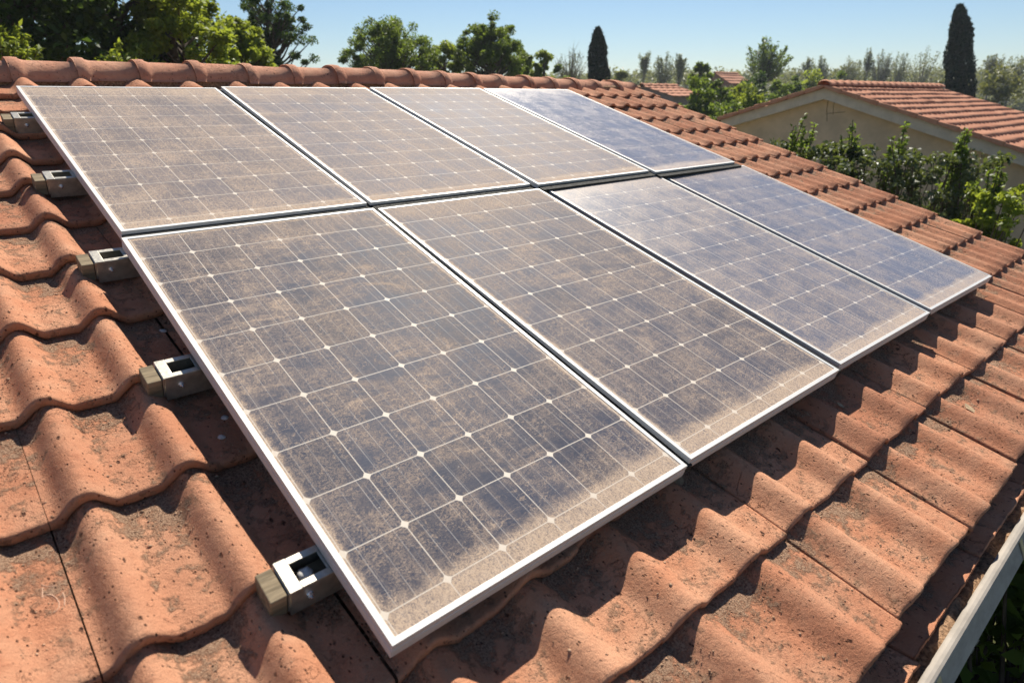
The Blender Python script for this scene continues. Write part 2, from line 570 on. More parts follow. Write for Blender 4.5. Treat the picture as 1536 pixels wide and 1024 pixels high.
def sstep(a, b, t):
    t = np.clip((t - a) / (b - a), 0, 1)
    return t * t * (3 - 2 * t)


def row_y(k, x):
    t = sstep(-0.1, 1.5, x)
    return ROW_L[k] * (1 - t) + ROW_R[k] * t


def a_to_x(a):
    return np.interp(a, _kn, _kx)


def verge(x, y):
    return x + (0.10 - 0.05 * y) * sstep(4.2, 5.7, x)


def roll_prof(a):
    d = np.abs(a - np.round(a))
    return np.where(d < 0.31, (0.5 + 0.5 * np.cos(np.pi * d / 0.31)) ** 0.85, 0.0)


def roll_h(x, k):
    r = 0.051 - 0.005 * sstep(0.4, 1.2, x) - 0.018 * sstep(3.5, 4.3, x)
    return r * (0.45 if k == 0 else 1.0)


def row_drop(k):
    return 0.070 if k == 0 else 0.0


def build_tiles(parent):
    rng = random.Random(5)
    V, F, PAN, HEAD, base = [], [], [], [], 0
    for k in range(len(ROW_R)):
        for m in range(-7, 11):
            a0, a1 = 2 * m + 0.65, 2 * m + 2.65
            xm = float(a_to_x((a0 + a1) / 2))
            ym = float(row_y(k, xm))
            if xm < -2.3 or (xm < -1.2 and ym < 0.6):
                continue
            dist = math.hypot(xm - CAM[0], ym - 4.17)
            hid = (0.25 < xm < 3.9 and -0.0 < ym < 3.6)
            nu, nv = (56, 30) if dist < 2.4 and not hid else ((36, 12) if dist < 4.5 and not hid else (24, 5))
            jd, jy, jx = rng.gauss(0, 0.0018), rng.gauss(0, 0.007), rng.gauss(0, 0.0025)
            jt, jr = rng.gauss(0, 0.003), rng.gauss(0, 0.006)
            sx = rng.random() * 50
            raised = 0.0
            near = 1 - float(sstep(0.6, 1.4, xm))
            lift, thick = LIFT + 0.011 * near, THICK + 0.009 * near
            if k == 15 - 2 and m == 8:
                raised = 0.012
            t = np.linspace(0, 1, nu + 1)
            a = a0 + (a1 - a0) * t
            x_ = a_to_x(a) + jx
            joint = 1.0 if (k <= 2 and xm > 0.5) else 0.0
            x_[0] += 0.0011 * joint
            x_[-1] -= 0.0030 * joint
            if joint == 0 and xm < 0.6:
                jt, jr, jx, jd, jy, sx = 0.0, 0.0, 0.0, 0.0, 0.006 * math.sin(k * 2.3), 7.3 * k
            prof = roll_prof(a) * roll_h(x_, k)
            lap = 0.055 if k else 0.02
            s = np.concatenate([np.linspace(0, 1, nv + 1)])
            yb = row_y(k, x_)
            kk = min(k + 1, len(ROW_R) - 1)
            yh = row_y(kk, x_) - lap if k + 1 < len(ROW_R) else yb - 0.25
            nse = np.array([mnoise.noise(Vector((xx * 11 + sx, k * 3.1, 0))) + 0.6 * mnoise.noise(Vector((xx * 45 + sx, k, 5))) for xx in x_])
            yb = yb + jy + nse * 0.0048 + jr * (t - 0.5)
            rows = []
            for j, sj in enumerate(s):
                y_ = yh + (yb - yh) * sj
                n1 = np.array([mnoise.noise(Vector((xx * 6 + sx, yy * 6, 1))) * 0.0028 + mnoise.noise(Vector((xx * 30 + sx, yy * 30, 2))) * 0.0008
                               for xx, yy in zip(x_, y_)]) if dist < 4.5 else np.zeros(nu + 1)
                h = HP + row_drop(k) - prof - (lift + raised) * sj ** 1.1 - jd - jt * (t - 0.5) - n1
                h = h + 0.004 * joint * sstep(0.9, 1.0, t)
                if sj == 1:
                    h = h + 0.0055
                elif j == nv and False:
                    pass
                rows.append((x_, y_, h))
            # round over the front lip, then down its face and back under
            xl, yl, hl = rows[-1]
            rows[-1] = (xl, yl - 0.006, hl - 0.0045)
            rows.append((xl, yl - 0.0015, hl - 0.001))
            rows.append((xl, yl, hl + 0.004))
            rows.append((xl, yl - 0.001, hl + thick - 0.008))
            rows.append((xl, yl - 0.005, hl + thick - 0.004))
            rows.append((xl, yl - 0.09, hl + thick - 0.002))
            X = np.array([r[0] for r in rows])
            Y = np.array([r[1] for r in rows])
            Hh = np.array([r[2] for r in rows])
            # turned-down side edges
            last = (m == 10)
            edged = joint > 0 or last
            if edged:
                X = np.concatenate([X[:, :1] + 0.001, X, X[:, -1:] - 0.001], 1)
                Y = np.concatenate([Y[:, :1], Y, Y[:, -1:]], 1)
                Hh = np.concatenate([Hh[:, :1] + 0.003 + 0.013 * joint, Hh, Hh[:, -1:] + (0.05 if last else 0.002 + 0.010 * joint)], 1)
            X = verge(X, Y)
            if last:
                pass
            nr, nc = X.shape
            P = np.stack([X, np.zeros_like(X), np.zeros_like(X)], -1) + Y[..., None] * DOWN - Hh[..., None] * NRM
            V.append(P.reshape(-1, 3))
            idx = base + np.arange(nr * nc).reshape(nr, nc)
            F.append(np.stack([idx[:-1, :-1], idx[1:, :-1], idx[1:, 1:], idx[:-1, 1:]], -1).reshape(-1, 4))
            pf = 1 - roll_prof(np.concatenate([[a0], a, [a1]]) if edged else a)
            PAN.append(np.broadcast_to(pf, (nr, nc)).ravel())
            hd = np.exp(-np.abs(np.concatenate([s, np.ones(5)]) - 0.17) / 0.22)
            hd[nv + 1:] = 0
            HEAD.append(np.broadcast_to(hd[:, None], (nr, nc)).ravel())
            base += nr * nc
    global TILE_BVH
    TILE_BVH = BVHTree.FromPolygons(np.concatenate(V).tolist(), np.concatenate(F).tolist())
    me = mesh_np('roof_tiles', np.concatenate(V), np.concatenate(F), M_CLAY, True)
    for nm, arr in (('pan', PAN), ('head', HEAD)):
        at = me.attributes.new(nm, 'FLOAT', 'POINT')
        at.data.foreach_set('value', np.concatenate(arr).astype(np.float32))
    return link('roof', me, parent)


def tile_h(x, y):
    """depth h of the tile surface at (x, y) and how low in the pan it lies."""
    a = float(np.interp(x, _kx, _kn))
    best = None
    for k in range(len(ROW_R)):
        if row_y(k, x) >= y and (k + 1 >= len(ROW_R) or row_y(k + 1, x) < y):
            best = k
            break
    if best is None:
        best = 0
    yb, yh = float(row_y(best, x)), float(row_y(best + 1, x)) - 0.055
    s_ = (y - yh) / (yb - yh)
    p = float(roll_prof(np.array(a)))
    top = roofpt(x, y, -0.2)
    hit = TILE_BVH.ray_cast(Vector(top), Vector(-NRM))[0]
    if hit is not None:
        return -float(np.array(hit) @ NRM), p, s_
    return HP + row_drop(best) - p * float(roll_h(x, best)) - (LIFT + 0.008 * (1 - float(sstep(0.6, 1.4, x)))) * s_ ** 1.1, p, s_


HOUSE = thing('tiled_house', (1.8, 0.6, GROUND), 'house whose weathered orange clay tile roof carries the solar panels', 'house')
ROOF = build_tiles(HOUSE)


def build_house():
    rng = random.Random(11)
    # sheathing under the tiles and the rear slope
    m = MB()
    ry = -0.62 / math.cos(SLOPE)
    xa, xb = -2.6, 5.62
    p = [roofpt(xa, ry, 0.235), roofpt(xb, ry, 0.235), roofpt(xb, 4.20, 0.235), roofpt(xa, 4.20, 0.235)]
    q = [v - NRM * 0.05 for v in p]
    m.add(p + q, [(0, 1, 2, 3), (7, 6, 5, 4), (0, 4, 5, 1), (1, 5, 6, 2), (2, 6, 7, 3), (3, 7, 4, 0)])
    m.build('roof_deck', M_WOOD, HOUSE)
    # rear slope, corrugated with the same rolls
    nx, ny = 27 * 8, 14
    X = np.linspace(xa, 5.8, nx + 1)
    yy = np.linspace(0.02, 4.8, ny * 2 + 1)
    P = []
    top = roofpt(0, ry, 0.15)
    for j, d in enumerate(yy):
        st = (d / 0.34) % 1.0
        for x in X:
            hgt = 0.045 * roll_prof(np.array(x / 0.302)) + 0.03 * st
            P.append((x, top[1] + d * math.cos(SLOPE), top[2] - d * math.sin(SLOPE) + float(hgt)))
    idx = np.arange(len(P)).reshape(len(yy), nx + 1)
    f = np.stack([idx[:-1, :-1], idx[:-1, 1:], idx[1:, 1:], idx[1:, :-1]], -1).reshape(-1, 4)
    link('rear_roof', mesh_np('rear_roof', P, f, M_FARCLAY, True), HOUSE)
    # walls under the eaves and the verge
    yf, yb_ = roofpt(0, 4.02, 0)[1], 4.9
    zt = roofpt(0, 4.02, 0.30)[2]
    zr = roofpt(0, ry, 0.30)[2]
    zb = zr - math.tan(SLOPE) * (yb_ - 0.62)
    m = MB()
    for x0, x1 in ((xa + 0.1, xa + 0.3), (5.25, 5.45)):
        pr = [(yf, GROUND), (yb_, GROUND), (yb_, zb), (0.62, zr), (yf, zt)]
        m.sweep(x0, x1, pr)
    m.box(xa + 0.3, 5.25, yf, yf + 0.2, GROUND, zt)
    m.box(xa + 0.3, 5.25, yb_ - 0.2, yb_, GROUND, zb)
    m.build('wall', M_HWALL, HOUSE)
    # mortar bed below the ridge
    m = MB()
    m.sweep(-2.3, 5.8, [(0.48, -0.09), (0.76, -0.09), (0.76, 0.02), (0.72, 0.045), (0.52, 0.045), (0.485, 0.025)])
    m.build('mortar_bed', M_DEBRIS, HOUSE)
    # ridge tiles, one by one
    cx = -1.93
    while cx < 5.75:
        ln = 0.335 + rng.uniform(-0.012, 0.012)
        if cx + ln > 6.1:
            ln = 6.1 - cx
        zoff = 0.018 + float(np.interp(cx, [0, 2.5, 3.8, 6.0], [0.0, 0.004, -0.025, -0.075])) + rng.uniform(-0.006, 0.006)
        yo = 0.62 + rng.uniform(-0.008, 0.008)
        yaw = rng.uniform(-0.025, 0.025)
        stations = [(-0.035, 1.11), (-0.03, 1.13), (0.0, 1.15), (0.025, 1.13), (0.036, 1.05), (0.06, 1.0), (ln * 0.55, 0.985), (ln - 0.02, 0.97)]
        n = 22
        outer, inner = [], []
        for sx, sc_ in stations:
            for i in range(n + 1):
                th = math.pi * i / n
                c_, s_ = math.cos(th), math.sin(th)
                ww = 0.5 + 0.5 * mnoise.noise(Vector((cx * 5 + sx * 9, th * 2, 3)))
                ry_, rz_ = 0.150 * sc_, 0.118 * sc_ + 0.004 * ww
                outer.append((cx + sx, yo + ry_ * math.copysign(abs(c_) ** 0.9, c_) + yaw * sx, zoff + rz_ * s_ ** 0.85 if s_ > 0 else zoff))
                inner.append((cx + sx, yo + (ry_ - 0.017) * c_ + yaw * sx, zoff + (rz_ - 0.017) * max(s_, 0)))
        ns = len(stations)
        ia = np.arange(ns * (n + 1)).reshape(ns, n + 1)
        ib = ia + ns * (n + 1)
        fa = np.stack([ia[:-1, :-1], ia[:-1, 1:], ia[1:, 1:], ia[1:, :-1]], -1).reshape(-1, 4)
        fb = np.stack([ib[:-1, :-1], ib[1:, :-1], ib[1:, 1:], ib[:-1, 1:]], -1).reshape(-1, 4)
        fe = [np.stack([A[:-1], B[:-1], B[1:], A[1:]], -1) for A, B in ((ib[0], ia[0]), (ia[-1], ib[-1]), (ia[:, 0], ib[:, 0]), (ib[:, -1], ia[:, -1]))]
        me = mesh_np('ridge_tile', outer + inner, np.concatenate([fa, fb] + fe), M_RIDGE, True)
        link('ridge_tile', me, ROOF)
        cx += ln
    # gutter with a rolled front lip, and what has collected in it
    gx0, gx1 = -2.6, 5.72
    lip = roofpt(0, 4.372, 0.200)
    ly, lz = lip[1], lip[2]
    prof = [(ly + 0.125, lz - 0.01), (ly + 0.125, lz - 0.09), (ly + 0.10, lz - 0.105), (ly - 0.03, lz - 0.105), (ly - 0.047, lz - 0.085), (ly - 0.010, lz - 0.01)]
    lipc = [(ly - 0.010 + 0.016 * math.cos(t), lz + 0.002 + 0.012 * math.sin(t)) for t in np.linspace(math.pi * 1.15, -0.25 * math.pi, 9)]
    inner = [(ly + 0.004, lz - 0.02), (ly + 0.006, lz - 0.08), (ly + 0.015, lz - 0.098), (ly + 0.098, lz - 0.098), (ly + 0.118, lz - 0.085), (ly + 0.118, lz - 0.01)]
    m = MB()
    pr = prof + lipc + inner
    nseg = 40
    for i in range(nseg):
        pass
    m.sweep(gx0, gx1, pr)
    gut = m.build('gutter', M_GUTTER, HOUSE, False)
    rows, nxd = [], 420
    for j, dy in enumerate((0.0055, 0.03, 0.055, 0.08, 0.112)):
        for i in range(nxd + 1):
            x = gx0 + 0.02 + (gx1 - gx0 - 0.04) * i / nxd
            z = lz - 0.024 + 0.03 * mnoise.noise(Vector((x * 7, dy * 20, 4))) + 0.014 * mnoise.noise(Vector((x * 33, dy * 60, 8)))
            rows.append((x, ly + dy, min(z, lz - 0.004)))
    idx = np.arange(len(rows)).reshape(5, nxd + 1)
    f = np.stack([idx[:-1, :-1], idx[:-1, 1:], idx[1:, 1:], idx[1:, :-1]], -1).reshape(-1, 4)
    link('gutter_debris', mesh_np('gutter_debris', rows, f, M_DEBRIS, True), gut)
    for gx in np.arange(-2.2, 5.7, 0.85):
        m = MB()
        m.sweep(gx - 0.014, gx + 0.014, [(ly - 0.012, lz - 0.006), (ly - 0.0475, lz - 0.085), (ly - 0.0515, lz - 0.085), (ly - 0.0155, lz - 0.006)])
        m.box(gx - 0.014, gx + 0.014, ly - 0.030, ly + 0.13, lz - 0.111, lz - 0.1055)
        m.build('gutter_bracket', M_STEEL, gut)
    for gx in (1.05, 3.9):
        m = MB()
        m.tube([(gx - 0.03, ly + 0.0055, lz + 0.0035), (gx + 0.03, ly + 0.0055, lz + 0.0035)], 0.0172, 14)
        m.build('gutter_joint', M_GUTTER, gut, True)
    # verge board
    m = MB()
    for ya, yb2 in ((ry, 4.2),):
        p = [roofpt(5.50, ya, 0.20), roofpt(5.53, ya, 0.20), roofpt(5.53, yb2, 0.20), roofpt(5.50, yb2, 0.20)]
        q = [v - NRM * 0.16 for v in p]
        m.add(p + q, [(0, 1, 2, 3), (7, 6, 5, 4), (0, 4, 5, 1), (1, 5, 6, 2), (2, 6, 7, 3), (3, 7, 4, 0)])
    m.build('verge_board', M_FASCIA, HOUSE)
    # the faint pale number scratched into a tile at the lower left
    strokes = [[(62, 876.5), (70, 879), (80, 879), (83, 877)], [(64, 881), (63.6, 888), (63.4, 896)],
               [(63.4, 896), (70, 891.5), (78, 892), (85, 897), (89, 904), (88.5, 911), (85, 915), (80, 918)],
               [(94, 888), (97, 896), (97, 908)]]
    m = MB()
    for st in strokes:
        pts = []
        for i in range(len(st) - 1):
            for t in np.linspace(0, 1, 5)[:-1]:
                pts.append((st[i][0] + (st[i + 1][0] - st[i][0]) * t, st[i][1] + (st[i + 1][1] - st[i][1]) * t))
        pts.append(st[-1])
        w = []
        for u, v in pts:
            hit = TILE_BVH.ray_cast(Vector(CAM), Vector(ray(u, v)))[0]
            w.append(np.array(hit) + NRM * 0.0002)
        m.tube(w, 0.0012, 5)
    m.build('scratched_number', mat_plain('chalky_scratch', (0.62, 0.39, 0.27), 0.95, 0, 0.1, 0.3, 300), ROOF)


build_house()

# ------------------------------------------------------------------ solar panels
PH = 1.784
POSES = [[0.5086, -0.8734, -0.0091, -0.0103, 0.0048, 0.0057], [1.5314, -0.879, -0.005, -0.0073, 0.0012, -0.001],
         [2.5449, -0.9192, 0.0088, -0.0054, 0.0003, 0.0059], [3.5683, -0.9396, 0.009, -0.0034, 0.0071, 0.0163],
         [0.4923, -2.7382, 0.0046, 0.012, 0.0041, -0.0031], [1.5177, -2.7364, 0.0037, 0.0025, -0.0019, -0.0065],
         [2.589, -2.7262, -0.0065, -0.002, -0.0028, -0.0132], [3.6578, -2.7304, -0.0117, -0.0045, -0.0039, -0.0194]]
PLABEL = ['solar panel at the left end of the upper row, evenly tan with dust',
          'second solar panel from the left in the upper row, tan dust at its head',
          'third solar panel from the left in the upper row, pale brown with dust',
          'bluest solar panel at the right end of the upper row, nearest the ridge end',
          'nearest solar panel, left end of the lower row, dark glass streaked with brown dust',
          'second solar panel from the left in the lower row, brown dust over dark cells',
          'third solar panel from the left in the lower row, finely dusted glass with sky reflection tinted in',
          'solar panel at the right end of the lower row, reaching farthest towards the neighbour house']
PDUST_SKY = [(0.68, 0.74, 0.50), (0.64, 0.66, 0.75), (0.56, 0.56, 0.9), (0.34, 0.50, 0.95), (0.40, 0.26, 0.30), (0.40, 0.50, 0.45), (0.46, 0.48, 0.85), (0.42, 0.44, 0.9)]  # dust, head dust, cell tint with painted sky reflection on far panels


def roof_matrix():
    x, y, z = Vector((1, 0, 0)), Vector(-DOWN), Vector(NRM)
    return Matrix((x, y, z)).transposed().to_4x4()


def build_panels():
    # frame profile: (inset from the outer edge, height)
    prof = [(0.0, -0.0005), (0.0140, -0.0005), (0.0145, -0.0015), (0.0145, -0.0065), (0.0040, -0.0075), (0.0040, -0.040),
            (0.028, -0.041), (0.028, -0.0435), (0.0, -0.0435), (0.0, -0.0215), (0.0018, -0.0208), (0.0018, -0.0175), (0.0, -0.0168)]
    n = len(prof)
    fm = MB()
    corners = [(-0.5, PH / 2, 1, -1), (0.5, PH / 2, -1, -1), (0.5, -PH / 2, -1, 1), (-0.5, -PH / 2, 1, 1)]
    vs = []
    for X, Y, sx, sy in corners:
        vs += [(X + sx * i, Y + sy * i, z) for i, z in prof]
    fs = []
    for c in range(4):
        d = (c + 1) % 4
        for i in range(n):
            j = (i + 1) % n
            fs.append((c * n + i, c * n + j, d * n + j, d * n + i))
    fm.add(vs, fs)
    fme = bpy.data.meshes.new('frame')
    fme.from_pydata(fm.v, [], fm.f)
    fme.materials.append(M_ALU)
    fme.update()
    x0, y0 = 0.5 - 0.0045, PH / 2 - 0.0045
    gme = bpy.data.meshes.new('glass')
    gz = -0.0028
    gme.from_pydata([(-x0, y0, gz), (x0, y0, gz), (x0, -y0, gz), (-x0, -y0, gz)], [], [(0, 3, 2, 1)])
    uvl = gme.uv_layers.new(name='UVMap')
    for li, l in enumerate(gme.loops):
        v = gme.vertices[l.vertex_index].co
        uvl.data[li].uv = (v.x + 0.5, PH / 2 - v.y)
    gme.materials.append(M_GLASS)
    bm_ = MB()
    bm_.box(-x0, x0, -y0, y0, -0.0072, -0.0052)
    bm_.box(-0.06, 0.06, y0 - 0.22, y0 - 0.12, -0.027, -0.0072)
    bme = bpy.data.meshes.new('backsheet')
    bme.from_pydata(bm_.v, [], bm_.f)
    bme.materials.append(M_BACKSHEET)
    sm_ = {}
    for key in ('side', 'foot'):  # added dark strips that put shade into the gaps between panels
        q = MB()
        if key == 'side':
            q.box(0.5003, 0.532, -PH / 2, PH / 2, -0.036, -0.012)
        else:
            q.box(-0.5, 0.532, -PH / 2 - 0.046, -PH / 2 - 0.0003, -0.034, -0.014)
        me = bpy.data.meshes.new('gap_shade_strip')
        me.from_pydata(q.v, [], q.f)
        me.materials.append(M_GAP_SHADE)
        sm_[key] = me
    RM = roof_matrix()
    for i, (a, b, c, r0, r1, r2) in enumerate(POSES):
        rv = Vector((r0, r1, r2))
        R = Matrix.Rotation(rv.length, 4, rv.normalized())
        Mx = RM @ Matrix.Translation((a, b, c)) @ R
        t = thing('solar_panel', (0, 0, 0), PLABEL[i], 'solar panel', 'solar panels in two rows of four on the tiled roof')
        t.matrix_basis = Mx
        parts = [('frame', fme), ('glass', gme), ('backsheet', bme)]
        if i % 4 < 3:
            parts.append(('gap_shade_strip', sm_['side']))
        if i < 4:
            parts.append(('gap_shade_strip', sm_['foot']))
        for nm, me in parts:
            o = bpy.data.objects.new(nm, me)
            COL.objects.link(o)
            o.parent = t
            if nm == 'frame':
                md = o.modifiers.new('bevel', 'BEVEL')
                md.width, md.segments, md.limit_method = 0.0008, 2, 'ANGLE'
            if nm == 'glass':
                o['seed'] = 1.37 * i + 0.4
                o['dust'], o['top_dust'], o['cell_sky_blue'] = PDUST_SKY[i]
                o['gloss'] = (0.0, 0.0, 0.03, 1.0, 0.0, 0.0, 0.62, 0.95)[i]
                o['even'] = (0.72, 0.75, 0.8, 0.7, 0.0, 0.35, 0.65, 0.7)[i]


build_panels()

# ------------------------------------------------------------------ mounting rails
RAIL_LABEL = ['uppermost mounting rail, its bracket just below the ridge at the roof left edge',
              'second mounting rail from the top, bracket beside the middle of the upper left panel',
              'middle mounting rail, bracket at the joint between the two rows of panels',
              'second mounting rail from the bottom, bracket at the middle of the nearest panel',
              'lowest mounting rail, its bracket nearest the camera with a stone in the slot']


def build_rails():
    RM = roof_matrix()
    for i, yc in enumerate((0.345, 1.095, 1.835, 2.545, 3.35)):
        t = thing('mounting_rail', (0, 0, 0), RAIL_LABEL[i], 'mounting rail', 'mounting rails under the solar panels')
        dx = (0.035, 0.018, 0.012, 0.008, 0.004)[i]
        t.matrix_basis = RM @ Matrix.Translation((dx, -yc, -0.0465))
        hw = 0.041

        def put(nm, m, mat, bevel, parent=t, smooth=False):
            me = bpy.data.meshes.new(nm)
            me.from_pydata(m.v, [], m.f)
            me.materials.append(mat)
            if smooth:
                me.polygons.foreach_set('use_smooth', [True] * len(me.polygons))
            o = bpy.data.objects.new(nm, me)
            COL.objects.link(o)
            o.parent = parent
            if bevel:
                md = o.modifiers.new('bevel', 'BEVEL')
                md.width, md.segments, md.limit_method = bevel, 2, 'ANGLE'
            return o
        w = MB()
        w.box(-0.154, -0.1165, -hw + 0.001, hw - 0.001, -0.068, -0.006)   # sawn end
        w.box(-0.1165, 4.20, -hw + 0.008, hw - 0.008, -0.066, -0.044)     # timber running below the panels
        put('batten', w, M_WOOD, 0.0025)
        s = MB()
        s.box(-0.113, -0.085, -hw - 0.003, hw + 0.003, -0.005, 0.0)       # top plate round the slot
        s.box(-0.085, 0.30, -hw - 0.002, -hw + 0.016, -0.0045, -0.0005)
        s.box(-0.085, 0.30, hw - 0.016, hw + 0.002, -0.0045, -0.0005)
        s.box(-0.02, 0.30, -hw + 0.016, hw - 0.016, -0.0042, -0.0008)
        s.box(-0.110, 0.30, -hw - 0.0015, -hw + 0.0025, -0.082, -0.0046)   # side plates
        s.box(-0.110, 0.30, hw - 0.0025, hw + 0.0015, -0.066, -0.0046)
        s.box(-0.1145, -0.1105, -hw, hw, -0.068, -0.0052)
        c = put('bracket', s, M_STEEL, 0.0012)
        b = MB()
        b.tube([(-0.068, -hw - 0.001, -0.036), (-0.068, -hw - 0.004, -0.036)], 0.0095, 14)
        b.tube([(-0.068, -hw - 0.004, -0.036), (-0.068, -hw - 0.011, -0.036)], 0.0068, 6)
        b.tube([(-0.068, -hw - 0.011, -0.036), (-0.068, -hw - 0.015, -0.036)], 0.0035, 8)
        put('bolt', b, M_BOLT, 0.0006)
        for xs in (0.535, 1.60, 2.50, 3.41):
            sb = MB()
            sb.box(xs - 0.03, xs + 0.03, -0.03, 0.03, -0.120, -0.0665)
            put('spacer_block', sb, M_WOOD, 0.002)


build_rails()

# ------------------------------------------------------------------ grit and small debris on the tiles
def pebble(rng, r, flat=0.7):
    v = [(1, 0, 0), (-1, 0, 0), (0, 1, 0), (0, -1, 0), (0, 0, 1), (0, 0, -1)]
    f = [(0, 2, 4), (2, 1, 4), (1, 3, 4), (3, 0, 4), (2, 0, 5), (1, 2, 5), (3, 1, 5), (0, 3, 5)]
    ang = rng.random() * 6.28
    ca, sa = math.cos(ang), math.sin(ang)
    out = []
    for x, y, z in v:
        x, y, z = x * rng.uniform(0.6, 1.3), y * rng.uniform(0.6, 1.2), z * flat * rng.uniform(0.7, 1.2)
        out.append(((x * ca - y * sa) * r, (x * sa + y * ca) * r, z * r))
    return out, f


def on_tile(x, y, lift=0.0):
    h, p, s_ = tile_h(x, y)
    return roofpt(x, y, h - lift), p, s_


def build_grit():
    rng = random.Random(21)
    V, F = [], []
    ax, ay = np.array([1, 0, 0]), -DOWN
    tries = 0
    while len(V) < 14000 and tries < 300000:
        tries += 1
        if rng.random() < 0.72:
            x, y = rng.uniform(-1.15, 0.35), rng.uniform(0.9, 4.0)
        else:
            x, y = rng.uniform(0.2, 2.8), rng.uniform(3.6, 4.24)
        h, p, s_ = tile_h(x, y)
        w = (1 - p) ** 2
        cl = mnoise.noise(Vector((x * 13, y * 13, 2.5)))
        dens = w * (0.10 + 0.9 * math.exp(-max(0, s_ - 0.14) / 0.13)) * max(0, 0.25 + 1.6 * cl) + 0.012
        if s_ > 0.96 or rng.random() > dens:
            continue
        r = min(0.0062, 0.0013 * math.exp(rng.gauss(0, 0.5)) + 0.0003)
        pv, pf = pebble(rng, r)
        c = roofpt(x, y, h - r * 0.3)
        b = len(V) * 6
        V.append([c + ax * a_ + ay * b_ + NRM * c_ for a_, b_, c_ in pv])
        F += [(i + b, j + b, k + b) for i, j, k in pf]
    me = mesh_np('grit', np.array(V).reshape(-1, 3), np.array(F), M_GRIT, False)
    o = link('grit', me)
    tag(o, 'fine crumbled grit lying in the troughs of the clay tiles', 'grit', kind='stuff')


build_grit()


def stone(name, x, y, r, label, cat, mat, flat=0.6, h=None, seed=1):
    rng = random.Random(seed)
    n, k = 7, 10
    V, F = [], []
    for i in range(n + 1):
        th = math.pi * i / n
        for j in range(k):
            ph = 2 * math.pi * j / k
            d = Vector((math.sin(th) * math.cos(ph), math.sin(th) * math.sin(ph), math.cos(th)))
            rr = r * (1 + 0.45 * mnoise.noise(d * 1.7 + Vector((seed * 3.1, 0, 0))) + 0.2 * mnoise.noise(d * 4 + Vector((seed, 2, 0))))
            V.append((d.x * rr * 1.25, d.y * rr, d.z * rr * flat))
    for i in range(n):
        for j in range(k):
            F.append((i * k + j, (i + 1) * k + j, (i + 1) * k + (j + 1) % k, i * k + (j + 1) % k))
    me = mesh_np(name, V, np.array(F), mat, True)
    o = link(name, me)
    if h is None:
        h = tile_h(x, y)[0]
    o.matrix_basis = Matrix.Translation(roofpt(x, y, h - r * flat * 0.7)) @ roof_matrix() @ Matrix.Rotation(seed, 4, 'Z')
    return tag(o, label, cat)


stone('pebble', -0.055, 3.352, 0.018, 'pale crumpled stone caught in the slot of the nearest bracket', 'stone', M_PALESTONE, 0.7, 0.083, 4)
stone('pebble', 0.0, 2.22, 0.008, 'small whitish pebble in the shadow below the middle bracket', 'stone', M_PALESTONE, 0.5, None, 9)
stone('pebble', 0.01, 2.72, 0.009, 'whitish flake on the shaded tile left of the nearest panel', 'stone', M_PALESTONE, 0.3, None, 12)
stone('pebble', -0.03, 2.80, 0.008, 'bluish white flake just below another on the shaded tile', 'stone', M_PALESTONE, 0.3, None, 15)


def dry_leaf(x, y, size, ang, label, lift=0.006):
    V, F = [], []
    n = 8
    for i in range(n + 1):
        t = i / n
        wd = size * 0.28 * math.sin(math.pi * min(1, t * 0.96 + 0.03)) ** 0.8
        z = 0.25 * size * (t - 0.5) ** 2 + 0.004
        for s in (-1, 0, 1):
            V.append(((t - 0.5) * size, s * wd, z + (0.18 * wd if s else 0)))
    for i in range(n):
        for j in range(2):
            F.append((i * 3 + j, (i + 1) * 3 + j, (i + 1) * 3 + j + 1, i * 3 + j + 1))
    o = link('dry_leaf', mesh_np('dry_leaf', V, np.array(F), M_DRYLEAF, True))
    h = tile_h(x, y)[0]
    o.matrix_basis = Matrix.Translation(roofpt(x, y, h - lift)) @ roof_matrix() @ Matrix.Rotation(ang, 4, 'Z')
    tag(o, label, 'leaf')


dry_leaf(1.06, 3.60, 0.06, 0.4, 'curled dry leaf on the tiles at the corner of the nearest panel')
dry_leaf(2.02, 3.70, 0.035, 1.3, 'small dry leaf in the panel shadow on the tiles')
dry_leaf(2.62, 4.02, 0.06, 0.9, 'thin dry leaf lying in a sunlit tile trough near the eave')

# ------------------------------------------------------------------ vegetation
def leaf_mesh(C, size, rng, up=0.35, aspect=0.5, dirs=None):
    n = len(C)
    C = np.asarray(C)
    nr = rng.normal(size=(n, 3))
    nr[:, 2] = np.abs(nr[:, 2]) + up
    nr /= np.linalg.norm(nr, axis=1)[:, None]
    if dirs is None:
        d = rng.normal(size=(n, 3))
    else:
        d = np.asarray(dirs) + rng.normal(size=(n, 3)) * 0.45
    d -= (d * nr).sum(1)[:, None] * nr
    d /= np.linalg.norm(d, axis=1)[:, None] + 1e-9
    w = np.cross(nr, d)
    L = size * rng.uniform(0.6, 1.35, n)[:, None]
    W = L * aspect
    dr = nr * L * 0.12
    V = np.stack([C - d * L * 0.5, C + w * W * 0.5 - d * L * 0.05 + dr, C + d * L * 0.5 - dr, C - w * W * 0.5 - d * L * 0.05 + dr], 1)
    F = np.arange(4 * n).reshape(n, 4)
    return V.reshape(-1, 3), F


def clump_points(rng, centers, radii, per, shell=0.55):
    out = []
    for c, r in zip(centers, radii):
        k = max(6, int(per * rng.uniform(0.7, 1.3)))
        d = rng.normal(size=(k, 3))
        d /= np.linalg.norm(d, axis=1)[:, None]
        rad = r * (shell + (1 - shell) * rng.random(k)) * np.where(rng.random(k) < 0.25, 0.55, 1.0)
        out.append(np.asarray(c) + d * rad[:, None] * np.array([1, 1, 0.75]))
    return np.concatenate(out)


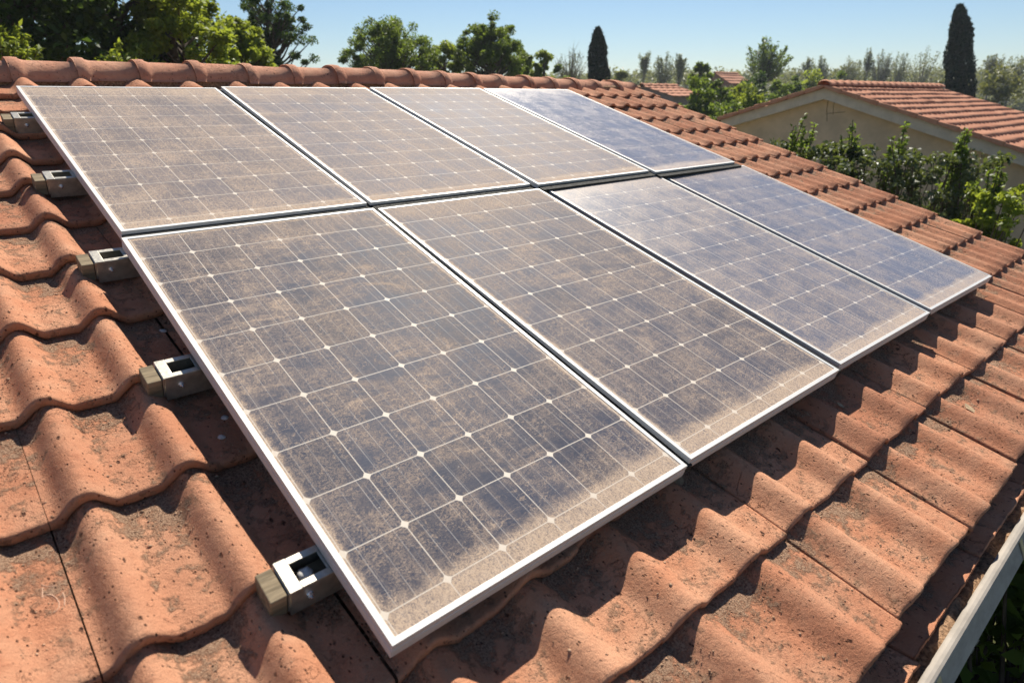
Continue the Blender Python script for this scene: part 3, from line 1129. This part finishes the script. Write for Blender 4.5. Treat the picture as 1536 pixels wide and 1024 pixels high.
def tree(name, kind, u, vtop, wpx, depth, label, leaf, seed, cat='tree', group=None, vbot=None, n=60, per=90, lsize=0.12,
         bark=None, clump=0.24, bz=None, trunk_r=None):
    """u, vtop, wpx: where the crown stands in the photograph; depth in metres along the view."""
    rng = np.random.default_rng(seed)
    pr = random.Random(seed)
    x, y = ground_xy(u, depth)
    ztop = z_at(u, vtop, depth)
    H = ztop - GROUND
    R = 0.5 * wpx / FPX * depth
    bark = bark or M_BARK
    root = thing(name, (x, y, GROUND), label, cat, group)
    tb = MB()
    tr = trunk_r or max(0.04, H * 0.018)
    cb = (z_at(u, vbot, depth) - GROUND) if vbot is not None else H * 0.3
    P = None
    dirs = None
    base = np.array([x, y, GROUND])
    if kind in ('broad', 'open'):
        ch = (H - cb) / 2
        cz = cb + ch
        cs, rs = [], []
        while len(cs) < n:
            d = rng.normal(size=3)
            d /= np.linalg.norm(d)
            rad = (0.35 + 0.65 * rng.random() ** 0.4) if kind == 'broad' else rng.random() ** 0.5
            s = 1.0 - 0.28 * max(0, d[2]) if kind == 'broad' else 1.0 - 0.35 * d[2]
            p = base + np.array([d[0] * R * rad * s * 0.82, d[1] * R * rad * s * 0.82, cz + d[2] * ch * rad * (0.97 if cat == 'bush' else 0.9)])
            cs.append(p)
            rs.append(R * clump * rng.uniform(0.55, 1.25))
        tp = [(x, y, GROUND - 0.1), (x + pr.gauss(0, .1), y + pr.gauss(0, .1), GROUND + cb * 0.6), (x + pr.gauss(0, .15), y + pr.gauss(0, .15), GROUND + cz),
              (x, y, GROUND + cz + ch * 0.7)]
        tb.tube(tp, [tr * 1.3, tr, tr * 0.65, tr * 0.15], 8)
        for c in cs[:: (2 if kind == 'broad' else 1)]:
            a = np.array([x, y, min(c[2] - 0.1 * R, GROUND + cz + ch * 0.5)])
            a[2] = max(a[2] - np.linalg.norm((c - a)[:2]) * 0.6, GROUND + cb * 0.8)
            md = (a + c) / 2 + np.array([0, 0, -0.05 * R])
            tb.tube([a, md, c], [tr * 0.35, tr * 0.22, tr * 0.07], 5, False)
        P = clump_points(rng, cs, rs, per)
    elif kind == 'cypress':
        zz = rng.random(n * per) ** 0.85
        prof = np.interp(zz, [0, 0.06, 0.25, 0.5, 0.72, 0.86, 0.95, 1.0], [0.45, 0.8, 1.0, 1.0, 0.88, 0.68, 0.42, 0.12])
        q0, q1 = CAM + ray(u, HORIZON) * depth, CAM + ray(u, vtop)
        w1 = q1 - CAM
        w1 = CAM + w1 * (depth / (w1[:2] @ FWD[:2] / math.cos(PITCH))) * (1.0)
        f0 = (q0 - CAM)[:2] @ FWD[:2]
        w1 = CAM + (ray(u, vtop)) * f0 / (ray(u, vtop)[:2] @ FWD[:2])
        lean = (w1[:2] - q0[:2]) / max(0.5, ztop - CAM[2])
        lx, ly = x + lean[0] * (GROUND - CAM[2]), y + lean[1] * (GROUND - CAM[2])
        th = rng.random(n * per) * 2 * np.pi
        lob = 1 + 0.16 * np.sin(th * 5 + zz * 9) + 0.12 * np.sin(th * 3 - zz * 23)
        rr = R * prof * lob * np.where(rng.random(n * per) < 0.7, rng.uniform(0.85, 1.05, n * per), rng.random(n * per) ** 0.5)
        zz_ = 0.2 + zz * (H - 0.2)
        P = np.stack([lx + lean[0] * zz_ + rr * np.cos(th), ly + lean[1] * zz_ + rr * np.sin(th), GROUND + zz_], 1)
        root.location = (lx, ly, GROUND)
        dirs = np.tile([0, 0, 1.6], (len(P), 1)) + np.stack([np.cos(th), np.sin(th), 0 * th], 1) * 0.3
        tb.tube([(lx, ly, GROUND - 0.1), (lx + lean[0] * H * 0.9, ly + lean[1] * H * 0.9, GROUND + H * 0.9)], [tr * 1.2, tr * 0.2], 8)
    elif kind in ('vase', 'bare', 'plume'):
        hub = base + np.array([0, 0, cb])
        tb.tube([base - [0, 0, 0.1], base + [pr.gauss(0, .05), 0, cb * 0.5], hub], [tr * 1.3, tr, tr * 0.8], 8)
        pts, dd = [], []
        for i in range(n):
            th = 2 * math.pi * rng.random()
            lean = (rng.random() ** 0.6) if kind != 'plume' else rng.random() * 0.7
            top = hub + np.array([math.cos(th) * R * lean, math.sin(th) * R * lean, (H - cb) * (1 - 0.42 * lean ** 2) * rng.uniform(0.72, 1.0)])
            if kind == 'plume':
                hub2 = base + np.array([0, 0, cb + (H - cb) * rng.random() * 0.6])
                top = hub2 + np.array([math.cos(th) * R * lean, math.sin(th) * R * lean, (H - hub2[2] + GROUND) * rng.uniform(0.5, 1.0)])
            else:
                hub2 = hub
            c1 = hub2 + (top - hub2) * 0.45 + np.array([0, 0, -0.05 * H * lean])
            q = [hub2, c1, top]
            tb.tube(q, [tr * 0.4, tr * 0.25, tr * 0.05], 5, False)
            k = per
            t = rng.random(k) ** 0.6 * 0.8 + 0.22
            bz_ = ((1 - t) ** 2)[:, None] * hub2 + (2 * t * (1 - t))[:, None] * c1 + (t ** 2)[:, None] * top
            sp = R * clump * (0.35 + 0.6 * np.sin(np.pi * np.clip(t, 0, 1)))[:, None]
            off = rng.normal(size=(k, 3)) * sp * 0.5
            pts.append(bz_ + off)
            dd.append(np.tile((top - hub2) / (np.linalg.norm(top - hub2) + 1e-6), (k, 1)) * 1.2)
            if kind == 'bare':
                for _ in range(5):
                    tt = rng.uniform(0.35, 1.0)
                    s0 = (1 - tt) ** 2 * hub2 + 2 * tt * (1 - tt) * c1 + tt ** 2 * top
                    e0 = s0 + rng.normal(size=3) * R * 0.22 + np.array([0, 0, R * 0.18])
                    tb.tube([s0, (s0 + e0) / 2 + rng.normal(size=3) * R * 0.02, e0], [tr * 0.1, tr * 0.07, tr * 0.03], 4, False)
        P = np.concatenate(pts)
        dirs = np.concatenate(dd)
    elif kind == 'shoots':
        # a leafy hedge plant with one or two long upright shoots
        pts, dd, tips, td = [], [], [], []
        body = H - (H - cb) * 1.0
        for i in range(n):
            c = base + np.array([rng.normal() * R * 0.85, rng.normal() * R * 0.6, body * rng.uniform(0.25, 1.02)])
            tb.tube([base + rng.normal(size=3) * [0.1, 0.1, 0], (base + c) / 2 + rng.normal(size=3) * 0.06, c], [0.018, 0.013, 0.005], 5, False)
            pts.append(clump_points(rng, [c], [R * clump * rng.uniform(0.6, 1.2)], per))
            dd.append(rng.normal(size=(len(pts[-1]), 3)) + [0, 0, -0.3])
        for i in range(6):
            b0 = base + np.array([rng.normal() * R * 0.30, rng.normal() * R * 0.25, body * 0.6])
            top = base + np.array([rng.normal() * R * 0.28, rng.normal() * R * 0.25, H - (0 if i == 0 else rng.uniform(0.1, 0.75) * (H - cb))])
            if i == 0:
                top[:2] = (x, y)
            tb.tube([b0, (b0 + top) / 2 + rng.normal(size=3) * 0.04, top], [0.022, 0.015, 0.005], 5, False)
            k = int(per * 3)
            t = rng.random(k)
            q = b0 + (top - b0) * t[:, None]
            rad = R * (0.34 - 0.2 * t)[:, None]
            d = rng.normal(size=(k, 3))
            d /= np.linalg.norm(d, axis=1)[:, None]
            tips.append(q + d * rad * rng.uniform(0.4, 1.0, (k, 1)))
            td.append(d + [0, 0, 0.5])
        V, F = leaf_mesh(np.concatenate(tips), lsize, rng, dirs=np.concatenate(td), aspect=0.5)
        link('shoot_leaves', mesh_np('shoot_leaves', V, F, L_MID), root)
        P = np.concatenate(pts)
        dirs = np.concatenate(dd)
    V, F = leaf_mesh(P, lsize, rng, dirs=dirs, aspect=0.34 if kind in ('vase', 'bare', 'plume', 'cypress') else 0.55)
    tb.build('stem' if kind == 'shoots' else 'trunk', bark, root, True)
    link('foliage' if kind == 'shoots' else 'crown', mesh_np('crown', V, F, leaf), root)
    return root


GL = 'leafy trees crowding behind the ridge at left'
tree('leafy_tree', 'broad', 30, -330, 380, 12.5, 'tall dark tree filling the top left corner behind the ridge', L_DARK, 1, group=GL, n=120, per=130, lsize=0.15, vbot=200, clump=0.22)
tree('leafy_tree', 'broad', 190, -260, 290, 14.5, 'dark tree second from the left behind the ridge', L_DARK, 2, group=GL, n=110, per=120, lsize=0.15, vbot=200, clump=0.22)
tree('leafy_tree', 'broad', 285, -70, 190, 13.5, 'sunlit yellow-green tree between the dark trees and the open pine', L_BRIGHT, 3, group=GL, n=90, per=200, lsize=0.10, vbot=200, clump=0.23)
tree('leafy_tree', 'broad', 372, 22, 105, 16, 'rounded bright green tree left of the open branched tree', L_BRIGHT, 4, group=GL, n=60, per=220, lsize=0.10, vbot=170, clump=0.26)
tree('leafy_tree', 'vase', 15, 25, 110, 10.5, 'bright drooping leafy boughs at the left edge in front of the dark tree', L_BRIGHT, 5, group=GL, n=26, per=70, lsize=0.13, vbot=120)
tree('leafy_tree', 'vase', 205, 62, 110, 12, 'low bright green bush top just above the ridge tiles at left', L_BRIGHT, 6, group=GL, n=30, per=70, lsize=0.12, vbot=150)
tree('leafy_tree', 'open', 418, -40, 150, 24, 'open branched tree with sky showing through, left of the clear sky', L_DARK, 7, n=90, per=130, lsize=0.10, vbot=125, clump=0.13)
GM = 'spreading trees behind the ridge at centre'
tree('leafy_tree', 'open', 588, 18, 176, 30, 'broad spreading tree, leftmost of those above the middle of the ridge', L_MID, 8, group=GM, n=165, per=130, lsize=0.115, vbot=128, clump=0.125)
tree('leafy_tree', 'broad', 668, 56, 85, 32, 'lower bushy tree between the two spreading trees above the ridge', L_BRIGHT, 9, group=GM, n=46, per=210, lsize=0.13, vbot=150, clump=0.24)
tree('leafy_tree', 'open', 738, 14, 130, 31, 'tall spreading tree with visible dark trunk above the ridge centre', L_MID, 10, group=GM, n=140, per=130, lsize=0.115, vbot=125, clump=0.14)
tree('leafy_tree', 'broad', 775, 55, 62, 33, 'rounded dark lower tree just right of the tall spreading tree', L_MID, 11, group=GM, n=40, per=210, lsize=0.125, vbot=150, clump=0.26)
tree('leafy_tree', 'broad', 815, 74, 44, 34, 'small bright green tree left of the bare pale tree', L_BRIGHT, 12, group=GM, n=30, per=200, lsize=0.13, vbot=150, clump=0.3)
tree('bare_tree', 'bare', 854, 70, 52, 55, 'pale thinly leaved tree just left of the nearer cypress', L_OLIVE, 13, n=34, per=16, lsize=0.2, vbot=128, bark=M_PALEBARK)
GC = 'dark cypress trees'
tree('cypress_tree', 'cypress', 897, 42, 31, 42, 'dark cypress rising behind the middle of the ridge', L_CYPRESS, 14, group=GC, n=70, per=140, lsize=0.30)
tree('cypress_tree', 'cypress', 1440, 8, 36, 40, 'tall dark cypress behind the neighbour house at right', L_CYPRESS, 15, group=GC, n=90, per=140, lsize=0.30)
GF = 'pale distant trees along the horizon'
for i, (u, v, w, d, lab) in enumerate([
        (963, 82, 30, 95, 'pale distant tree, first right of the middle cypress'),
        (993, 78, 32, 98, 'pale distant tree, second right of the middle cypress'),
        (1016, 84, 24, 95, 'slim pale distant tree beside the dark rounded tree'),
        (1206, 88, 26, 115, 'small pale tree on the horizon right of the vase shaped tree'),
        (1226, 84, 22, 118, 'narrow pale tree on the horizon left of the neighbour ridge'),
        (1268, 84, 40, 100, 'olive green distant tree above the neighbour gable peak'),
        (1293, 76, 22, 110, 'upright distant tree, second above the neighbour ridge'),
        (1316, 76, 32, 108, 'full distant tree, third above the neighbour ridge'),
        (1341, 78, 28, 110, 'leaning feathery distant tree above the neighbour ridge'),
        (1378, 74, 50, 105, 'broad feathery distant tree left of the tall cypress'),
        (1480, 86, 36, 90, 'distant olive tree just right of the tall cypress'),
        (1512, 78, 56, 85, 'dark feathery tree at the right edge of the skyline')]):
    tree('distant_tree', ('plume', 'vase', 'plume', 'plume', 'bare', 'vase', 'plume', 'bare', 'vase', 'vase', 'plume', 'vase')[i], u, v - 3, w * 1.15, d, lab, (L_PALE, L_OLIVE)[i in (5, 10, 11, 9, 7)], 100 + i, group=GF, n=(20, 30, 26)[i % 3], per=60, lsize=0.36, vbot=134, clump=0.34, bark=M_PALEBARK)
tree('leafy_tree', 'broad', 1048, 90, 42, 48, 'dark rounded tree above the small terracotta house', L_MID, 16, n=34, per=90, lsize=0.26, vbot=150, clump=0.28)
tree('vase_tree', 'vase', 1143, 54, 76, 58, 'vase shaped green tree with dark forked trunk standing alone', L_MID, 17, n=44, per=70, lsize=0.32, vbot=125, clump=0.16)
GB = 'green bushes between the two roofs'
for i, (u, v, w, d, m_, lab) in enumerate([
        (1046, 118, 70, 30, L_MID, 'dark bush beside the verge below the terracotta house'),
        (1078, 124, 60, 34, L_MID, 'bush second from the left between the two roofs'),
        (1106, 116, 62, 38, L_BRIGHT, 'bright bush below the vase shaped tree'),
        (1138, 112, 80, 50, L_DARK, 'dark round bush at the foot of the vase shaped tree'),
        (1092, 146, 70, 27, L_MID, 'low bush nearest the roof verge between the roofs'),
        (1128, 135, 66, 30, L_BRIGHT, 'bright rounded bush just left of the neighbour eave'),
        (1168, 122, 60, 40, L_MID, 'mid green bush above the neighbour left rake'),
        (1190, 112, 56, 52, L_MID, 'bush higher up behind the neighbour left rake'),
        (1222, 106, 60, 60, L_BRIGHT, 'pale green bush left of the neighbour gable peak'),
        (1262, 98, 44, 62, L_MID, 'dark green pointed bush just behind the neighbour gable peak'),
        (1422, 104, 60, 48, L_OLIVE, 'olive bush at the foot of the tall cypress'),
        (1496, 112, 90, 50, L_OLIVE, 'wide olive bush behind the far end of the neighbour roof')]):
    tree('bush', 'broad', u, v - 5, w * 1.2, d, lab, m_, 200 + i, 'bush', GB, n=44, per=110, lsize=0.0045 * d + 0.05, vbot=250, clump=0.3)

for i, (u, v, w, d, m_, lab) in enumerate([
        (636, 70, 70, 36, L_MID, 'round bush just right of the leftmost spreading tree'),
        (702, 72, 64, 37, L_BRIGHT, 'bright bush left of the trunk of the tall spreading tree'),
        (788, 84, 46, 38, L_BRIGHT, 'bright low bush right of the spreading trees above the ridge'),
        (838, 96, 44, 44, L_MID, 'low bush at the foot of the bare pale tree'),
        (552, 84, 60, 34, L_MID, 'low bush left of the leftmost spreading tree'),
        (932, 108, 50, 60, L_PALE, 'pale low bush just right of the nearer cypress')]):
    tree('bush', 'broad', u, v, w * 1.15, d, lab, m_, 260 + i, 'bush', 'bushes along the ridge line at centre', n=44, per=110, lsize=0.0045 * d + 0.03, vbot=250, clump=0.3)

GH = 'climbing shrubs in front of the neighbour wall'
for i, (u, v, w, d, vb, m_, lab) in enumerate([
        (1212, 174, 74, 9.6, 222, L_GLOSSY, 'leafy climbing shrub, leftmost in front of the neighbour wall'),
        (1286, 180, 74, 9.4, 230, L_GLOSSY, 'climbing shrub with one bright upright shoot, second from the left'),
        (1368, 182, 84, 9.1, 240, L_GLOSSY, 'climbing shrub with a dark upright shoot at the middle of the wall'),
        (1462, 192, 90, 8.8, 240, L_GLOSSY, 'tall rounded climbing shrub, rightmost against the neighbour wall'),
        (1528, 250, 70, 7.6, 290, L_BRIGHT, 'bright green leafy shrub at the right edge of the picture')]):
    tree('climbing_shrub', 'shoots', u, v, w, d, lab, m_, 300 + i, 'shrub', GH, n=120, per=56, lsize=0.075, vbot=vb, clump=0.40)

for i, (X, Y, zt, w, lab) in enumerate([
        (2.75, -4.22, -3.3, 0.6, 'low dark shrub at the wall foot nearest the lower right corner'),
        (3.75, -4.25, -2.05, 0.8, 'broad leaved dark shrub below the gutter at the lower right corner'),
        (4.7, -4.25, -1.95, 1.1, 'dark shrub in shade farther along the house wall'),
        (6.0, -4.3, -2.1, 1.2, 'dark shrub just past the corner of the house'),
        (7.4, -4.0, -2.3, 1.4, 'dark shrub standing off beyond the house corner')]):
    rng = np.random.default_rng(400 + i)
    root = thing('wall_shrub', (X, Y, GROUND), lab, 'shrub', 'shrubs at the foot of the house wall')
    tb = MB()
    cs = []
    for k in range(46):
        c = np.array([X, Y, GROUND]) + np.array([rng.normal() * w * 0.4, rng.normal() * 0.28, (zt - GROUND) * rng.uniform(0.2, 1.0)])
        cs.append(c)
        tb.tube([(X + rng.normal() * 0.1, Y + rng.normal() * 0.1, GROUND), (np.array([X, Y, GROUND]) + c) / 2 + rng.normal(size=3) * 0.05, c], [0.02, 0.014, 0.005], 5, False)
    P = clump_points(rng, cs, [0.22] * len(cs), 34)
    V, F = leaf_mesh(P, 0.15, rng, aspect=0.55)
    tb.build('stem', M_BARK, root, True)
    link('foliage', mesh_np('foliage', V, F, L_MID), root)


def build_treeline():
    rng = np.random.default_rng(77)
    cs, rs = [], []
    for u in np.arange(780, 1640, 3.0):
        d = rng.uniform(130, 190)
        x, y = ground_xy(u, d)
        zt = z_at(u, 117 + rng.normal() * 3 + 9 * mnoise.noise(Vector((u * 0.045, 3, 0))) + (5 if u < 960 else 0), d)
        for z in np.linspace(GROUND + 0.5, zt, 4):
            cs.append((x + rng.normal() * 2, y + rng.normal() * 2, z))
            rs.append(2.8)
    P = clump_points(rng, cs, rs, 75, 0.3)
    V, F = leaf_mesh(P, 0.75, rng)
    o = link('distant_wood', mesh_np('distant_wood', V, F, L_OLIVE))
    tag(o, 'pale far-off wood along the horizon behind the roofs', 'wood', kind='stuff')


build_treeline()

# ------------------------------------------------------------------ neighbour house
def far_tiles(x0, x1, y_top, z_top, sgn, slope, length, name, parent, seed=1, period=0.26, course=0.31):
    """tiled slope falling towards sgn*Y from the ridge line (y_top, z_top)."""
    rng = random.Random(seed)
    nc = int(round(length / course))
    nt = int(round((x1 - x0) / (2 * period)))
    wd = (x1 - x0) / nt
    V, F, b = [], [], 0
    c, s = math.cos(slope), math.sin(slope)
    for k in range(nc):
        for m in range(nt):
            nu = 14
            t = np.linspace(0, 1, nu + 1)
            a = t * 2 - 0.35
            pr = roll_prof(a) * 0.034
            jy, jh = rng.gauss(0, 0.012), rng.gauss(0, 0.006)
            rows = []
            for q, hh in ((0, 0.0), (0.55, 0.016), (1.0, 0.03), (1.001, 0.002)):
                d = (k + q) * course - (0.04 if q == 0 else 0) + (jy if q >= 1 else 0)
                h = pr + hh + (jh if q else 0)
                rows.append(np.stack([x0 + (m + t * 0.995) * wd, y_top + sgn * (d * c + h * s), z_top - d * s + h * c], -1))
            P = np.stack(rows)
            nr, ncn = P.shape[:2]
            V.append(P.reshape(-1, 3))
            idx = b + np.arange(nr * ncn).reshape(nr, ncn)
            F.append(np.stack([idx[:-1, :-1], idx[:-1, 1:], idx[1:, 1:], idx[1:, :-1]], -1).reshape(-1, 4))
            b += nr * ncn
    return link(name, mesh_np(name, np.concatenate(V), np.concatenate(F), M_FARCLAY, True), parent)


def ridge_caps(x0, x1, y, z, parent, r=0.12, step=0.36):
    x = x0
    rng = random.Random(int(x0 * 7) + 3)
    while x < x1 - 0.05:
        ln = min(step, x1 - x)
        m = MB()
        n = 10
        st = [(-0.02, 1.0), (0.03, 1.16), (0.05, 1.0), (ln, 0.94)]
        for off in (0.0, -0.02):
            v = []
            for sx, sc_ in st:
                for i in range(n + 1):
                    th = math.pi * i / n
                    v.append((x + sx, y + (r * sc_ + off) * math.cos(th) * 1.1, z + (r * sc_ + off) * math.sin(th) * 0.8))
            m.add(v, [(j * (n + 1) + i, j * (n + 1) + i + 1, (j + 1) * (n + 1) + i + 1, (j + 1) * (n + 1) + i) for j in range(3) for i in range(n)])
        m.build('ridge_tile', M_FARCLAY, parent, True)
        x += ln


def build_neighbour():
    XG = 14.0
    def at(u, v):
        d = ray(u, v)
        return CAM + d * ((XG - CAM[0]) / d[0])
    ap = at(1247, 123)
    YA, ZA = ap[1], ap[2] - 0.10
    le = at(1088, 181)
    sl = math.atan2(ZA - le[2] - 0.03, le[1] - YA)
    Lleft = (le[1] - YA) / math.cos(sl)
    Lright = 5.0
    d = ray(1412, 126)
    XE = CAM[0] + d[0] / d[1] * (YA - CAM[1])
    t = thing('neighbour_house', (XG + 3, YA, GROUND), 'cream rendered neighbour house with a gable and orange tiled roof at right', 'house')
    r1 = far_tiles(XG - 0.30, XE, YA, ZA, -1, sl, Lright, 'roof', t, 3)
    far_tiles(XG - 0.30, XE, YA, ZA, 1, sl, Lleft, 'rear_roof', t, 4)
    ridge_caps(XG - 0.32, XE, YA, ZA + 0.03, r1)
    c, s = math.cos(sl), math.sin(sl)
    yl, yr = YA + (Lleft - 0.12) * c, YA - (Lright - 0.25) * c
    zl, zr = ZA - (Lleft - 0.12) * s - 0.07, ZA - (Lright - 0.25) * s - 0.07
    m = MB()
    m.sweep(XG, XE - 0.3, [(yl, GROUND), (yr, GROUND), (yr, zr), (YA, ZA - 0.06), (yl, zl)])
    m.build('wall', M_NWALL, t)
    # barge boards under the verge and the tile edge that hangs over them
    for sg, L in ((1, Lleft), (-1, Lright)):
        m = MB()
        def q(dd, h):
            return (YA + sg * (dd * c + h * s), ZA - dd * s + h * c)
        a0, a1, a2, a3 = q(0, -0.02), q(L - 0.02, -0.02), q(L - 0.02, -0.22), q(0, -0.22)
        a0 = (YA, ZA - 0.02 / c)
        a3 = (YA, ZA - 0.22 / c)
        for xx0, xx1 in ((XG - 0.24, XG - 0.205),):
            pr = [a0, a1, a2, a3]
            m.sweep(xx0, xx1, pr)
        m.build('barge_board', M_FASCIA, t)
        m = MB()
        b0, b1, b2, b3 = (YA, ZA - 0.20 / c), q(L - 0.02, -0.20), q(L - 0.02, -0.215), (YA, ZA - 0.215 / c)
        m.sweep(XG - 0.205, XG - 0.002, [b0, b1, b2, b3])
        m.build('soffit', M_FASCIA, t)
        k = 0.0
        while k < L - 0.05:
            m = MB()
            e = min(k + 0.38, L)
            lo = [q(k, 0.045), q(e, 0.065), q(e, -0.03), q(k, -0.015)]
            m.sweep(XG - 0.335, XG - 0.295, lo)
            m.build('verge_tile', M_FARCLAY, t, False, 0.01)
            k = e
    # little vents at the far verge
    m = MB()
    for dd, hh in ((2.4, 0.08),):
        yy, zz = YA - dd * c, ZA - dd * s
        m.box(XE - 0.28, XE - 0.1, yy - 0.1, yy + 0.1, zz - 0.05, zz + hh)
        m.box(XE - 0.31, XE - 0.07, yy - 0.13, yy + 0.13, zz + hh, zz + hh + 0.05)
    m.build('roof_vent', M_HWALL, t, False, 0.01)
    # thin wires fixed to the gable
    m = MB()
    for (u0, v0, u1, v1) in ((1243, 148, 1241, 182), (1254, 148, 1250, 172), (1239, 171, 1268, 168)):
        a, b = at(u0, v0), at(u1, v1)
        a[0] = b[0] = XG - 0.015
        m.tube([a, (a + b) / 2 + np.array([0, 0.02, 0]), b], 0.004, 6)
    m.build('wire', M_WOOD, t)


build_neighbour()


def far_house(u, v_ridge, depth, w, hgt, slope_deg, label, wallmat, seed):
    x, y = ground_xy(u, depth)
    z = z_at(u, v_ridge, depth)
    t = thing('far_house', (x, y, GROUND), label, 'house')
    sl = math.radians(slope_deg)
    L = 2.6
    r = far_tiles(x - w / 2, x + w / 2, y, z, -1, sl, L, 'roof', t, seed, 0.6, 0.64)
    far_tiles(x - w / 2, x + w / 2, y, z, 1, sl, L, 'rear_roof', t, seed + 1, 0.6, 0.64)
    ridge_caps(x - w / 2, x + w / 2, y, z, r, 0.16, 0.8)
    m = MB()
    e = L - 0.3
    c, s = math.cos(sl), math.sin(sl)
    m.sweep(x - w / 2 + 0.2, x + w / 2 - 0.2, [(y + e * c, GROUND), (y - e * c, GROUND), (y - e * c, z - e * s - 0.05), (y, z - 0.05), (y + e * c, z - e * s - 0.05)])
    m.build('wall', wallmat, t)
    return t


far_house(988, 129, 40, 3.6, 3, 14, 'small terracotta roofed house just beyond the ridge end', mat_plain('grey_pink_render', (0.36, 0.27, 0.24), 0.9), 51)
far_house(1086, 110, 75, 5.0, 3, 28, 'distant red roofed house half hidden by bushes', mat_plain('brick_red_wall', (0.30, 0.15, 0.11), 0.9), 61)


def build_haze():
    m = bpy.data.materials.new('haze')
    m.use_nodes = True
    t = m.node_tree
    t.nodes.clear()
    o = t.nodes.new('ShaderNodeOutputMaterial')
    v = t.nodes.new('ShaderNodeVolumePrincipled')
    v.inputs['Color'].default_value = (0.82, 0.90, 1.0, 1)
    v.inputs['Density'].default_value = 0.0005
    v.inputs['Anisotropy'].default_value = 0.2
    t.links.new(v.outputs[0], o.inputs['Volume'])
    mb = MB()
    mb.box(-80, 240, -60, 260, GROUND - 1, 12.5)
    h = mb.build('haze', m)
    h['kind'] = 'stuff'
    tag(h, 'thin bluish summer haze in the air over the far trees', 'haze')


build_haze()
